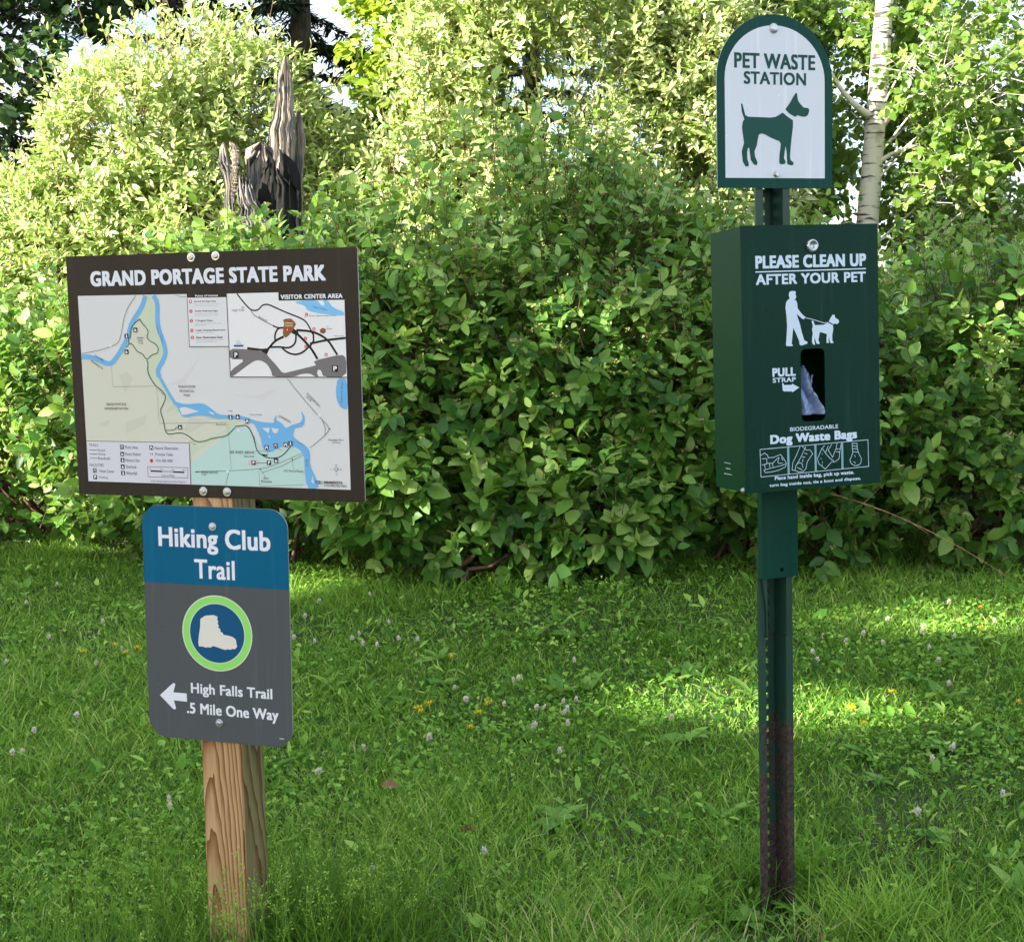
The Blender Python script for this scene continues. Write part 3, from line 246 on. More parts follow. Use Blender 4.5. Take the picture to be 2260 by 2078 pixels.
 'lettering_hike': [('t', 2, 'white', 'Hiking Club', [-117.6, 136.7, 116.2, 186.8], 0.022, 0), ('t', 2, 'white', 'Trail', [-43.2, 89.4, 41.3, 126.9], 0.022, 0), ('t', 2, 'white', 'High Falls Trail', [-59.2, -141.5, 111.9, -115.0], 0.022, 0), ('t', 2, 'white', '.5 Mile One Way', [-69.5, -182.4, 123.5, -154.2], 0.022, 0), ('l', 2, 'white', 1.2, [(124.3, -210.6), (133.7, -210.4)])],
 'arrow_hike': [('p', 2, 'white', [(-126.8, -144.6), (-99.0, -120.1), (-95.4, -118.5), (-92.5, -119.6), (-93.3, -123.8), (-97.3, -136.9), (-68.7, -137.0), (-68.4, -153.4), (-96.8, -152.8), (-92.7, -167.6), (-94.6, -170.5), (-98.7, -170.2)])],
 'boot_emblem': [('c', 2, 'cream', 73.78, (0.3, -14.8)), ('c', 2.5, 'ringgreen', 71.93, (0.3, -14.8)), ('c', 3, 'cream', 58.65, (0.3, -14.8)), ('c', 3.5, 'disc', 57.18, (0.3, -14.8)), ('p', 4.2, 'cream', [(-33.8, 11.6), (-23.4, 18.4), (-6.0, 20.7), (2.5, 18.1), (1.8, 11.9), (3.9, 8.0), (1.8, 5.3), (4.8, 0.6), (3.3, -3.2), (8.1, -6.4), (7.3, -10.9), (12.5, -12.8), (13.5, -16.2), (21.6, -17.0), (33.0, -19.5), (39.4, -23.9), (40.6, -32.3), (41.6, -38.4), (36.5, -43.3), (32.2, -42.5), (27.9, -44.6), (20.7, -44.0), (17.7, -45.6), (10.6, -44.4), (0.5, -41.6), (-9.5, -39.6), (-14.0, -43.3), (-19.8, -42.4), (-24.2, -44.0), (-30.0, -42.2), (-38.7, -42.2), (-39.9, -34.8), (-37.8, -18.6), (-35.0, -5.0)])],
 'hike_bolts': [(-2.1, 190.4), (-0.7, -190.1)],
 'map_bolts': [(-30.9, 219.5), (20.0, 220.7), (-28.0, -216.2), (22.5, -216.4)],
 'arch_border': [(-111.8, 120.2), (113.4, 114.5), (113.0, -96.1), (-112.8, -94.7), (-1.4, 202.4), (-131.1, 119.6), (130.5, 110.0), (-4.1, 223.6), (-130.0, -115.2), (130.2, -115.2)],
 'lettering_arch': [('t', 2, 'dgreen', 'PET WASTE', [-91.4, 117.6, 90.8, 147.7], 0.03, 0), ('t', 2, 'dgreen', 'STATION', [-70.6, 87.3, 69.7, 111.9], 0.03, 0)],
 'dog_emblem': [('p', 2, 'dgreen', [(46.2, 72.7), (48.9, 71.3), (51.1, 57.8), (56.9, 50.5), (64.2, 44.4), (74.4, 43.3), (76.5, 40.4), (76.4, 36.3), (73.5, 29.5), (67.0, 26.1), (58.3, 26.7), (50.1, 29.0), (44.3, 25.7), (32.1, 31.2), (22.0, 39.7), (32.2, 52.4), (40.4, 65.1)]), ('p', 2, 'dgreen', [(-77.4, 48.8), (-74.3, 48.8), (-71.0, 37.8), (-67.7, 26.7), (-61.2, 23.9), (-11.3, 23.1), (0.3, 24.8), (16.2, 33.4), (26.3, 26.1), (39.3, 18.8), (39.2, 5.0), (36.2, -15.1), (34.1, -32.7), (32.2, -52.8), (33.9, -59.9), (40.3, -64.1), (39.7, -69.2), (33.0, -70.0), (25.8, -66.8), (25.0, -47.9), (22.5, -31.6), (20.7, -40.4), (18.5, -55.5), (22.3, -63.0), (19.9, -67.6), (11.2, -68.1), (7.5, -64.4), (8.4, -49.3), (11.5, -28.0), (8.6, -23.0), (-11.5, -15.8), (-24.4, -9.7), (-31.6, -8.1), (-37.9, -10.4), (-40.2, -18.7), (-42.6, -31.2), (-48.2, -43.7), (-46.8, -53.6), (-41.2, -64.8), (-43.5, -70.6), (-49.3, -69.1), (-56.3, -60.0), (-58.5, -46.3), (-59.8, -36.4), (-62.7, -36.9), (-64.7, -46.4), (-64.0, -58.8), (-60.7, -68.7), (-62.1, -73.2), (-68.7, -72.5), (-74.3, -63.9), (-76.6, -44.0), (-71.1, -26.6), (-73.8, -9.2), (-75.6, 3.1), (-73.5, 14.3), (-69.8, 18.5), (-75.3, 32.8)])],
 'arch_bolts': [(-3.2, 196.4), (1.0, -87.3)],
 'lettering_box': [('t', 2, 'ltblue', 'PLEASE CLEAN UP', [-122.3, 178.2, 126.0, 203.6], 0.045, 0), ('l', 2, 'ltblue', 2.3, [(-122.5, 172.1), (125.6, 173.0)]), ('t', 2, 'ltblue', 'AFTER YOUR PET', [-122.1, 146.6, 124.8, 167.5], 0.04, 0), ('t', 2, 'ltblue', 'BIODEGRADABLE', [-52.7, -144.4, 56.4, -136.4], 0.02, 0), ('t', 2, 'ltblue', 'Dog Waste Bags', [-97.4, -172.6, 99.8, -149.2], 0.045, 0), ('t', 2, 'ltblue', 'Place hand inside bag, pick up waste.', [-88.9, -241.7, 91.9, -232.1], 0.03, 0), ('t', 2, 'ltblue', 'turn bag inside out, tie a knot and dispose.', [-101.2, -254.2, 107.2, -246.2], 0.03, 0)],
 'person_and_dog_emblem': [('t', 2, 'ltblue', 'PULL', [-89.8, -34.4, -37.8, -17.1], 0.05, 0), ('t', 2, 'ltblue', 'STRAP', [-89.4, -45.9, -37.9, -36.4], 0.03, 0), ('p', 2, 'ltblue', [(-68.5, -47.2), (-65.8, -47.9), (-64.5, -51.5), (-46.4, -51.9), (-46.7, -49.2), (-30.5, -58.0), (-46.2, -66.9), (-46.7, -64.8), (-64.8, -63.9), (-67.9, -61.3)]), ('p', 2, 'ltblue', [(-45.0, 133.0), (-36.0, 132.8), (-34.3, 130.7), (-35.3, 126.7), (-33.6, 121.9), (-35.5, 117.2), (-38.2, 116.0), (-33.7, 114.0), (-31.5, 107.6), (-31.0, 98.8), (-25.2, 91.4), (-18.1, 84.0), (-14.0, 81.5), (-17.3, 76.8), (-20.9, 77.7), (-28.1, 83.6), (-32.5, 87.7), (-32.0, 82.9), (-26.6, 68.3), (-22.4, 50.6), (-17.3, 35.2), (-10.1, 31.7), (-11.1, 28.1), (-23.9, 25.0), (-27.8, 26.8), (-29.1, 34.9), (-34.3, 46.3), (-41.2, 60.9), (-42.9, 51.4), (-44.4, 38.6), (-45.5, 29.1), (-42.9, 26.6), (-44.2, 24.6), (-57.3, 25.4), (-58.5, 28.0), (-56.9, 42.3), (-55.2, 64.5), (-56.0, 83.7), (-58.0, 99.6), (-56.7, 110.7), (-52.6, 116.1), (-48.1, 118.0), (-50.2, 124.8), (-49.0, 131.1)]), ('l', 2, 'ltblue', 1.2, [(-15.4, 80.0), (0.9, 76.2), (15.4, 71.7), (28.1, 67.8), (37.3, 68.6)]), ('p', 2, 'ltblue', [(47.7, 83.5), (52.3, 83.1), (53.1, 77.7), (61.3, 72.6), (62.2, 68.6), (58.4, 64.7), (52.0, 65.7), (49.2, 64.5), (43.7, 67.6), (38.6, 70.2), (43.0, 77.3)]), ('p', 2, 'ltblue', [(-0.1, 73.1), (4.1, 72.9), (7.0, 64.3), (26.2, 64.1), (37.3, 68.1), (48.2, 62.6), (48.5, 54.5), (46.0, 41.7), (46.4, 31.2), (49.1, 28.7), (47.6, 27.1), (42.1, 27.3), (39.9, 31.4), (39.0, 40.4), (37.5, 31.5), (38.8, 27.8), (32.9, 28.0), (33.1, 39.0), (34.1, 45.4), (20.4, 49.9), (17.7, 49.2), (15.7, 39.6), (14.6, 34.0), (17.3, 28.3), (15.4, 25.9), (9.9, 27.8), (8.2, 32.6), (6.5, 39.9), (5.5, 32.8), (7.1, 25.4), (2.6, 25.6), (-0.1, 30.5), (0.5, 40.2), (2.1, 48.1), (0.5, 56.2), (2.4, 62.6)])],
 'slot': [(-26.0, -52.9), (28.5, -55.5), (1.9, 17.9), (2.3, -126.8)],
 'instruction_drawings': [('l', 2, 'ltblue', 1.1, [(-120.6, -176.2), (125.2, -172.1), (126.1, -226.5), (-119.6, -231.1), (-120.6, -176.2)]), ('l', 2, 'panelline', 4.6, [(-57.8, -175.5), (-57.7, -229.3)]), ('l', 2, 'panelline', 4.6, [(3.8, -174.4), (3.7, -227.9)]), ('l', 2, 'panelline', 4.6, [(65.1, -173.1), (65.2, -226.9)]), ('l', 2.1, 'ltblue2', 1.1, [(-119.3, -187.8), (-110.4, -184.0), (-104.1, -188.8), (-102.6, -193.9), (-91.4, -193.9), (-75.1, -189.2), (-68.8, -196.8), (-62.6, -207.4), (-64.3, -214.5), (-79.1, -220.1), (-95.3, -222.6), (-109.8, -223.1), (-112.8, -217.8), (-95.1, -214.7), (-72.4, -211.1), (-64.2, -208.7)]), ('l', 2.1, 'ltblue2', 1.1, [(-117.1, -195.2), (-105.9, -195.2), (-106.1, -206.0), (-117.4, -207.4)]), ('l', 2.1, 'ltblue2', 1.1, [(-106.1, -204.5), (-93.2, -205.4), (-81.7, -196.0), (-78.5, -195.5), (-81.9, -203.2), (-80.4, -206.2), (-70.7, -206.9)]), ('l', 2.1, 'ltblue2', 1.1, [(-111.0, -207.1), (-109.6, -215.9)]), ('l', 2.1, 'ltblue2', 1.1, [(-100.5, -205.6), (-99.5, -212.9)]), ('l', 2.1, 'ltblue2', 1.1, [(-93.2, -205.4), (-92.6, -212.7)]), ('l', 2.1, 'ltblue2', 1.1, [(-73.6, -195.1), (-69.7, -201.8)]), ('l', 2.1, 'ltblue2', 1.1, [(-30.9, -175.3), (-39.5, -192.9), (-47.9, -206.9), (-49.9, -222.1), (-43.4, -223.2), (-35.3, -226.7), (-25.5, -226.6), (-18.8, -222.0), (-15.3, -207.6), (-2.6, -192.3), (-9.0, -183.9), (-16.4, -184.2), (-26.1, -176.3)]), ('l', 2.1, 'ltblue2', 1.1, [(-17.9, -176.8), (-29.8, -197.9), (-41.6, -214.6), (-43.4, -223.2)]), ('l', 2.1, 'ltblue2', 1.1, [(-39.9, -211.8), (-33.3, -207.9), (-26.8, -211.2), (-25.3, -218.6)]), ('l', 2.1, 'ltblue2', 1.1, [(-26.5, -196.7), (-20.0, -198.5)]), ('l', 2.1, 'ltblue2', 1.1, [(-21.4, -189.7), (-14.9, -192.3)]), ('l', 2.1, 'ltblue2', 1.1, [(-25.0, -201.1), (-26.4, -208.3)]), ('l', 2.1, 'ltblue2', 1.1, [(-38.4, -217.7), (-27.0, -222.9)]), ('l', 2.1, 'ltblue2', 1.1, [(24.9, -177.3), (18.1, -183.4), (7.9, -203.2), (10.9, -213.7), (25.6, -224.9), (40.8, -211.3), (47.4, -212.4), (57.5, -206.5), (59.4, -191.9), (63.0, -175.9)]), ('l', 2.1, 'ltblue2', 1.1, [(19.8, -183.5), (26.2, -192.7), (37.6, -205.2), (45.8, -210.1)]), ('l', 2.1, 'ltblue2', 1.1, [(41.4, -175.8), (32.9, -187.3), (42.6, -202.6), (51.3, -184.0), (53.1, -175.3)]), ('l', 2.1, 'ltblue2', 1.1, [(51.1, -191.3), (59.4, -193.3)]), ('l', 2.1, 'ltblue2', 1.1, [(49.5, -186.8), (59.5, -186.0)]), ('l', 2.1, 'ltblue2', 1.1, [(26.2, -192.7), (33.1, -178.5)]), ('l', 2.1, 'ltblue2', 1.1, [(17.9, -193.6), (19.6, -195.2)]), ('l', 2.1, 'ltblue2', 1.1, [(15.3, -202.3), (16.9, -204.6)]), ('l', 2.1, 'ltblue2', 1.1, [(18.5, -209.8), (20.1, -212.1)]), ('l', 2.1, 'ltblue2', 1.1, [(17.5, -214.9), (19.2, -216.4)]), ('l', 2.1, 'ltblue2', 1.1, [(88.1, -177.0), (99.8, -177.5), (99.7, -187.0), (102.9, -197.6), (109.4, -209.8), (107.6, -218.6), (102.5, -222.4), (94.1, -222.9), (85.7, -218.6), (82.5, -211.0), (89.5, -196.7), (88.3, -186.3), (88.1, -177.0)]), ('l', 2.1, 'ltblue2', 1.1, [(88.9, -181.9), (99.7, -184.1)]), ('l', 2.1, 'ltblue2', 1.1, [(89.3, -187.9), (100.5, -189.3)]), ('l', 2.1, 'ltblue2', 1.1, [(89.5, -193.8), (101.2, -196.0)]), ('l', 2.1, 'ltblue2', 1.1, [(90.8, -214.5), (95.8, -217.8)]), ('l', 2.1, 'ltblue2', 1.1, [(93.6, -201.4), (95.2, -205.2)])],
 'lock': (2.5, 221.0),
 'side_label': [('l', 2, 'ltblue', 1.1, [(-23.8, -206.3), (26.8, -208.2)]), ('l', 2, 'ltblue', 1.1, [(-16.8, -215.1), (21.2, -215.9)]), ('l', 2, 'ltblue', 1.1, [(-29.4, -223.5), (32.6, -224.2)])],
 'rivet': (56.8, -256.2),
}
WHITE_AT = [(-0.85,5.76),(-0.62,5.83),(-0.77,5.08),(-0.69,5.19),(-0.64,5.11),(-0.55,5.04),(-0.51,4.93),(-0.63,4.89),(-0.50,5.32),(-0.44,5.04),(-0.38,5.04),(-0.05,4.59),(0.00,4.42),(0.01,4.49),(-0.22,4.41),(-0.23,4.23),(-0.16,4.22),(-0.05,4.18),(0.05,4.15),(0.06,4.15),(0.14,4.19),(0.18,4.23),(0.15,4.08),(0.12,3.69),(-0.26,3.87),(-0.42,3.85),(-0.55,3.62),(-0.64,4.03),(0.20,4.65),(0.05,3.93),(0.16,3.93),(1.42,5.20),(1.42,5.12),(1.55,5.02),(1.50,4.91),(1.14,5.03),(1.13,4.88),(1.20,4.85),(1.27,4.91),(1.31,4.77),(1.33,4.78),(1.48,4.73),(1.44,4.58),(1.51,4.51),(1.03,4.62),(1.04,4.58),(1.60,4.87),(1.56,4.77),(1.85,5.13),(1.91,5.04),(1.22,3.70),(1.04,4.12),(-2.12,6.19),(-2.14,5.93),(-1.69,5.47),(-1.66,5.49),(-1.50,5.07),(-1.54,4.88),(-1.88,4.88),(-1.59,4.69),(-1.48,4.05),(-1.45,3.88),(-1.47,3.82),(-1.41,3.76),(-1.42,4.23),(-0.91,3.42),(-1.85,5.26),(-1.96,6.68),(-0.89,5.55),(-0.86,5.19),(-0.55,3.62),(-0.43,3.85),(-0.26,3.87),(-0.07,2.95),(-0.90,3.41),(-1.45,3.88),(0.45,3.97),(0.12,3.69),(1.21,3.30),(1.15,3.23),(0.99,3.19),(1.22,3.70),(1.12,3.56),(0.91,2.77),(0.06,4.14),(0.14,4.07)]
YELLOW_AT = [(-0.31,4.17),(-0.30,4.13),(-0.28,4.21),(-0.09,4.20),(-0.12,4.10),(-0.14,3.95),(-0.23,4.74),(1.02,4.04),(1.02,4.02),(1.02,3.88),(1.86,5.33),(1.75,5.00),(1.19,4.19),(1.55,4.08),(-1.53,5.08),(-1.46,4.97),(-1.43,5.04),(-1.62,4.99)]


# ------------------------------------------------------------------ sign artwork
COL = {'white': 'dfe3ee', 'cream': 'dcd9d0', 'ink': '1b1817', 'ink2': '3a383a', 'grayink': '77767a', 'blueink': '5577a8', 'road': '6f6f72', 'road2': '86837e',
 'land': 'd6d7d9', 'usland': 'd0d1c2', 'greenland': 'c6d2ba', 'teal': 'b8d6d2', 'relief': 'c9cabb', 'relief2': 'd2d2d3', 'river': '6fb0e3', 'water': '7fc0ee',
 'trail': '1f5a39', 'pink': 'd6b6bd', 'navy': '1f4f96', 'logogreen': '9fc07a', 'red': 'c8323c', 'legend': 'd2d3de', 'legend2': 'dcdde2', 'insetwhite': 'e6e6e9',
 'asph': '757274', 'brown': '8a5a36', 'tan': 'e0cda6', 'dgreen': '1d4f48', 'ltblue': 'cfe0f2', 'ltblue2': 'c3dcec', 'panelline': '86aeb8',
 'ringgreen': '8edb6c', 'disc': '06507c'}
INK = {k: mat('print_' + k, lin(v), .45, 0, .2) for k, v in COL.items()}

def text_faces(s, bold):
    cu = bpy.data.curves.new('lettering_curve', 'FONT'); cu.body = s; cu.size = 1; cu.resolution_u = 4
    cu.space_character = 1 + bold * 2.0
    o = bpy.data.objects.new('lettering_curve', cu); col.objects.link(o)
    me = bpy.data.meshes.new_from_object(o.evaluated_get(bpy.context.evaluated_depsgraph_get()))
    V = np.array([v.co[:2] for v in me.vertices]); F = [list(p.vertices) for p in me.polygons]
    bpy.data.objects.remove(o); bpy.data.curves.remove(cu); bpy.data.meshes.remove(me)
    return V, F

def stroke(pts, wd, closed=False):
    P = np.array(pts, float)
    keep = np.r_[True, np.linalg.norm(np.diff(P, axis=0), axis=1) > 1e-6]; P = P[keep]
    closed = len(P) > 3 and np.linalg.norm(P[0] - P[-1]) < 1e-6
    D = nrm(np.diff(P, axis=0)); n = np.stack([-D[:, 1], D[:, 0]], 1)
    if closed: na = np.concatenate([n[-1:], n]); nb = np.concatenate([n, n[:1]])
    else: na = np.concatenate([n[:1], n]); nb = np.concatenate([n, n[-1:]])
    m = nrm(na + nb); k = 1 / np.maximum((m * na).sum(1), .45)
    off = m * (k * wd / 2)[:, None]
    return P + off, P - off

def smooth_line(pts, n=4):
    P = np.array(pts, float)
    if len(P) < 4: return P
    for _ in range(2):
        Q = [P[0]]
        for a, b in zip(P[:-1], P[1:]): Q += [a * .75 + b * .25, a * .25 + b * .75]
        Q.append(P[-1]); P = np.array(Q)
    return P

def artwork(name, ops, parent, lift=.15, face_y=0.0):
    """flat printed shapes on a sign face (local x right, z up, facing -y), one mesh"""
    V, F, MI, keys = [], [], [], []
    def mi(c):
        if c not in keys: keys.append(c)
        return keys.index(c)
    def face(pts, y, c):
        a = 0.0; n = len(pts)
        for i in range(n):
            x0, z0 = pts[i]; x1, z1 = pts[(i + 1) % n]; a += x0 * z1 - x1 * z0
        if a < 0: pts = list(pts)[::-1]
        o = len(V); V.extend((p[0] / 1000, y, p[1] / 1000) for p in pts); F.append(list(range(o, o + n))); MI.append(mi(c))
    for i, op in enumerate(ops):
        k, layer = op[0], op[1]; y = face_y - (layer * lift + i * .004) / 1000 - .0002
        if k == 'p':
            pts = op[3]
            if op[2] in ('river', 'usland', 'greenland', 'teal', 'relief', 'relief2', 'water', 'asph') and len(pts) > 5:
                P = np.array(pts + pts[:1]); Q = []
                for a, b in zip(P[:-1], P[1:]):
                    dd = np.linalg.norm(b - a)
                    Q += [a * .8 + b * .2, a * .2 + b * .8] if dd < 60 else [a + (b - a) * 4 / dd, b - (b - a) * 4 / dd]
                pts = [tuple(q) for q in Q]
            face(pts, y, op[2])
        elif k == 'l':
            pts = smooth_line(op[4]) if op[2] in ('river', 'trail', 'road') or (op[2] == 'ink' and len(op[4]) > 4) else op[4]
            a, b = stroke(pts, op[3])
            for j in range(len(a) - 1): face([a[j], b[j], b[j + 1], a[j + 1]], y - 1e-7 * (j % 2), op[2])
        elif k == 'd':
            (x0, z0), (x1, z1) = op[4][0], op[4][-1]; Ld = math.hypot(x1 - x0, z1 - z0); n = max(1, int(Ld / 5))
            for j in range(n):
                t0, t1 = j / n, (j + .6) / n
                a, b = stroke([(x0 + (x1 - x0) * t0, z0 + (z1 - z0) * t0), (x0 + (x1 - x0) * t1, z0 + (z1 - z0) * t1)], op[3])
                face([a[0], b[0], b[1], a[1]], y, op[2])
        elif k == 'c':
            n = 48 if op[3] > 20 else 14
            face([(op[4][0] + op[3] * math.cos(q * 2 * math.pi / n), op[4][1] + op[3] * math.sin(q * 2 * math.pi / n)) for q in range(n)], y, op[2])
        elif k == 'i':
            x, z = op[4]; s = op[3]
            face([(x - s, z - s), (x + s, z - s), (x + s, z + s), (x - s, z + s)], y, 'ink'); y -= .0002
            W = {0: [[(-.3, -.8), (.5, -.8), (.3, .7), (-.2, .7)]], 1: [[(-.6, -.6), (.6, -.6), (.6, .1), (.1, .1), (.1, .5), (-.3, .5)]],
                 2: [[(-.7, -.8), (-.35, -.8), (-.35, -.1), (.35, -.1), (.35, -.8), (.7, -.8), (.7, .2), (.3, .7), (-.3, .7), (-.7, .2)]],
                 3: [[(-.75, .1), (.75, .1), (.4, .6), (-.4, .6)], [(-.7, -.6), (-.2, -.6), (-.2, -.25), (-.7, -.25)], [(.2, -.6), (.7, -.6), (.7, -.25), (.2, -.25)]],
                 4: [[(-.45, -.75), (-.1, -.75), (-.1, -.2), (.35, -.2), (.55, .05), (.55, .5), (.35, .75), (-.45, .75)]]}[op[2]]
            for q in W: face([(x + a * s, z + b * s) for a, b in q], y, 'white')
        elif k == 't':
            _, _, c, s, bx, bold, ang = op
            TV, TF = text_faces(s, bold); lo, hi = TV.min(0), TV.max(0)
            gx_ = bold * (bx[3] - bx[1]) * (1.35 if ang == 0 else 0)
            if ang == 0:
                X = bx[0] + gx_ + (TV[:, 0] - lo[0]) / (hi[0] - lo[0]) * (bx[2] - bx[0] - 2 * gx_); Z = bx[1] + gx_ * .7 + (TV[:, 1] - lo[1]) / (hi[1] - lo[1]) * (bx[3] - bx[1] - 1.4 * gx_)
            else:
                q = (TV - (lo + hi) / 2) / (hi - lo) * np.array([bx[2], bx[3]]); ca, sa = math.cos(rad(ang)), math.sin(rad(ang))
                X = bx[0] + ca * q[:, 0] - sa * q[:, 1]; Z = bx[1] + sa * q[:, 0] + ca * q[:, 1]
            copies = [(0, 0)] if bold < .018 or ang else [(0, 0), (1, .7), (-1, .7), (1, -.7), (-1, -.7)]
            for ci, (ox, oz) in enumerate(copies):
                for f in TF: face([(X[v] + ox * gx_, Z[v] + oz * gx_) for v in f], y - ci * 1.5e-6, c)
    me = bpy.data.meshes.new(name); me.from_pydata(V, [], F)
    me.polygons.foreach_set('material_index', MI)
    return link(name, me, parent, [INK[c] for c in keys])

def outline_round(wd, h, r, n=8):
    pts = []
    for cx, cz, a0 in ((wd / 2 - r, h / 2 - r, 0), (-wd / 2 + r, h / 2 - r, 90), (-wd / 2 + r, -h / 2 + r, 180), (wd / 2 - r, -h / 2 + r, 270)):
        for k in range(n + 1):
            a = rad(a0 + 90 * k / n); pts.append((cx + r * math.cos(a), cz + r * math.sin(a)))
    return pts

def plate(bm, pts, y0, y1, mi_front=0, mi_edge=1):
    """flat sheet with outline pts (x, z), front face at y0 (towards -y), back at y1"""
    f = [bm.verts.new((x, y0, z)) for x, z in pts]; b = [bm.verts.new((x, y1, z)) for x, z in pts]; n = len(pts)
    F = bm.faces.new(f); F.material_index = mi_front; B = bm.faces.new(b[::-1]); B.material_index = mi_edge
    for i in range(n):
        e = bm.faces.new((f[i], b[i], b[(i + 1) % n], f[(i + 1) % n])); e.material_index = mi_edge
    bmesh.ops.recalc_face_normals(bm, faces=bm.faces)

def box_bm(bm, x0, x1, y0, y1, z0, z1, mi=0):
    v = [bm.verts.new((x, y, z)) for x in (x0, x1) for y in (y0, y1) for z in (z0, z1)]
    for f in ((0, 1, 3, 2), (4, 6, 7, 5), (0, 4, 5, 1), (2, 3, 7, 6), (0, 2, 6, 4), (1, 5, 7, 3)):
        q = bm.faces.new([v[i] for i in f]); q.material_index = mi
    bmesh.ops.recalc_face_normals(bm, faces=bm.faces)

steel = mat('galvanised_steel', (.55, .57, .6), .32, .9); steel_dark = mat('bolt_recess', (.12, .11, .09), .5, .6)
brass = mat('brass_screw', (.5, .4, .22), .4, .8)

def bolt(name, x, z, y, parent, r, washer, hexhead=False, inner=brass):
    bm = bmesh.new()
    def ring(prof, n, mi):
        rows = [[bm.verts.new((x + q * math.cos(k * 2 * math.pi / n + .3), yy, z + q * math.sin(k * 2 * math.pi / n + .3))) for k in range(n)] for q, yy in prof]
        for a, b in zip(rows[:-1], rows[1:]):
            for k in range(n):
                f = bm.faces.new((a[k], a[(k + 1) % n], b[(k + 1) % n], b[k])); f.material_index = mi
        f = bm.faces.new(rows[-1]); f.material_index = mi
    ring([(washer, y), (washer, y - .0015), (washer * .9, y - .0022)], 20, 0)
    if hexhead: ring([(r, y - .002), (r, y - .006), (r * .85, y - .0072)], 6, 0)
    else:
        ring([(r, y - .002), (r * .95, y - .004), (r * .6, y - .0052)], 16, 0)
        ring([(r * .55, y - .0053), (r * .45, y - .0056)], 6, 1)
    bmesh.ops.recalc_face_normals(bm, faces=bm.faces)
    return bm_obj(name, bm, [steel, inner], parent)

def frame_at(o, X, Y, Z, yaw, tilt=0, rl=0):
    o.matrix_world = Matrix.Translation((X, Y, Z)) @ Matrix.Rotation(yaw, 4, 'Z') @ Matrix.Rotation(tilt, 4, 'X') @ Matrix.Rotation(rl, 4, 'Y')

def child_at(o, parent, X, Y, Z, yaw, tilt=0, rl=0):
    """place a part in the world and hang it on its thing"""
    o.parent = parent
    Wm = Matrix.Translation((X, Y, Z)) @ Matrix.Rotation(yaw, 4, 'Z') @ Matrix.Rotation(tilt, 4, 'X') @ Matrix.Rotation(rl, 4, 'Y')
    o.matrix_local = Matrix.Translation(parent.location).inverted() @ Wm

alu = mat('aluminium_edge', (.42, .45, .42), .45, .3)

def weathered(name, color, rough, spec, spots=.12, scale=9):
    """printed or painted metal with faint stains and uneven gloss"""
    m = mat(name, color, rough, 0, spec); nt, b = nodes(m); n = nt.nodes; L = nt.links.new
    tc = n.new('ShaderNodeTexCoord'); no = n.new('ShaderNodeTexNoise'); no.inputs['Scale'].default_value = scale; no.inputs['Detail'].default_value = 5
    mr = n.new('ShaderNodeMapRange'); mr.inputs[1].default_value = .35; mr.inputs[2].default_value = .75; mr.inputs[3].default_value = rough - .1; mr.inputs[4].default_value = rough + .15
    hs = n.new('ShaderNodeMix'); hs.data_type = 'RGBA'; hs.inputs[6].default_value = tuple(color)[:3] + (1,)
    hs.inputs[7].default_value = tuple(min(1, c * 1.35 + .022) for c in tuple(color)[:3]) + (1,)
    mv = n.new('ShaderNodeMapRange'); mv.inputs[1].default_value = .55; mv.inputs[2].default_value = .8; mv.inputs[4].default_value = spots * 4
    L(tc.outputs['Object'], no.inputs['Vector']); L(no.outputs[0], mr.inputs[0]); L(mr.outputs[0], b.inputs['Roughness'])
    # faint rain streaks and specks of dust on the face
    smp = n.new('ShaderNodeMapping'); smp.inputs['Scale'].default_value = (70, 70, 3.5); sn = n.new('ShaderNodeTexNoise'); sn.inputs['Scale'].default_value = 1; sn.inputs['Detail'].default_value = 2
    sm = n.new('ShaderNodeMapRange'); sm.inputs[1].default_value = .58; sm.inputs[2].default_value = .85; sm.inputs[4].default_value = .45
    dn = n.new('ShaderNodeTexNoise'); dn.inputs['Scale'].default_value = 190; dn.inputs['Detail'].default_value = 1
    dm = n.new('ShaderNodeMapRange'); dm.inputs[1].default_value = .73; dm.inputs[2].default_value = .78; dm.inputs[4].default_value = .9
    m1 = n.new('ShaderNodeMath'); m1.operation = 'MAXIMUM'; m2 = n.new('ShaderNodeMath'); m2.operation = 'MAXIMUM'
    L(tc.outputs['Object'], smp.inputs[0]); L(smp.outputs[0], sn.inputs['Vector']); L(sn.outputs[0], sm.inputs[0]); L(tc.outputs['Object'], dn.inputs['Vector']); L(dn.outputs[0], dm.inputs[0])
    L(no.outputs[0], mv.inputs[0]); L(mv.outputs[0], m1.inputs[0]); L(sm.outputs[0], m1.inputs[1]); L(m1.outputs[0], m2.inputs[0]); L(dm.outputs[0], m2.inputs[1])
    L(m2.outputs[0], hs.inputs[0]); L(hs.outputs[2], b.inputs['Base Color'])
    return m

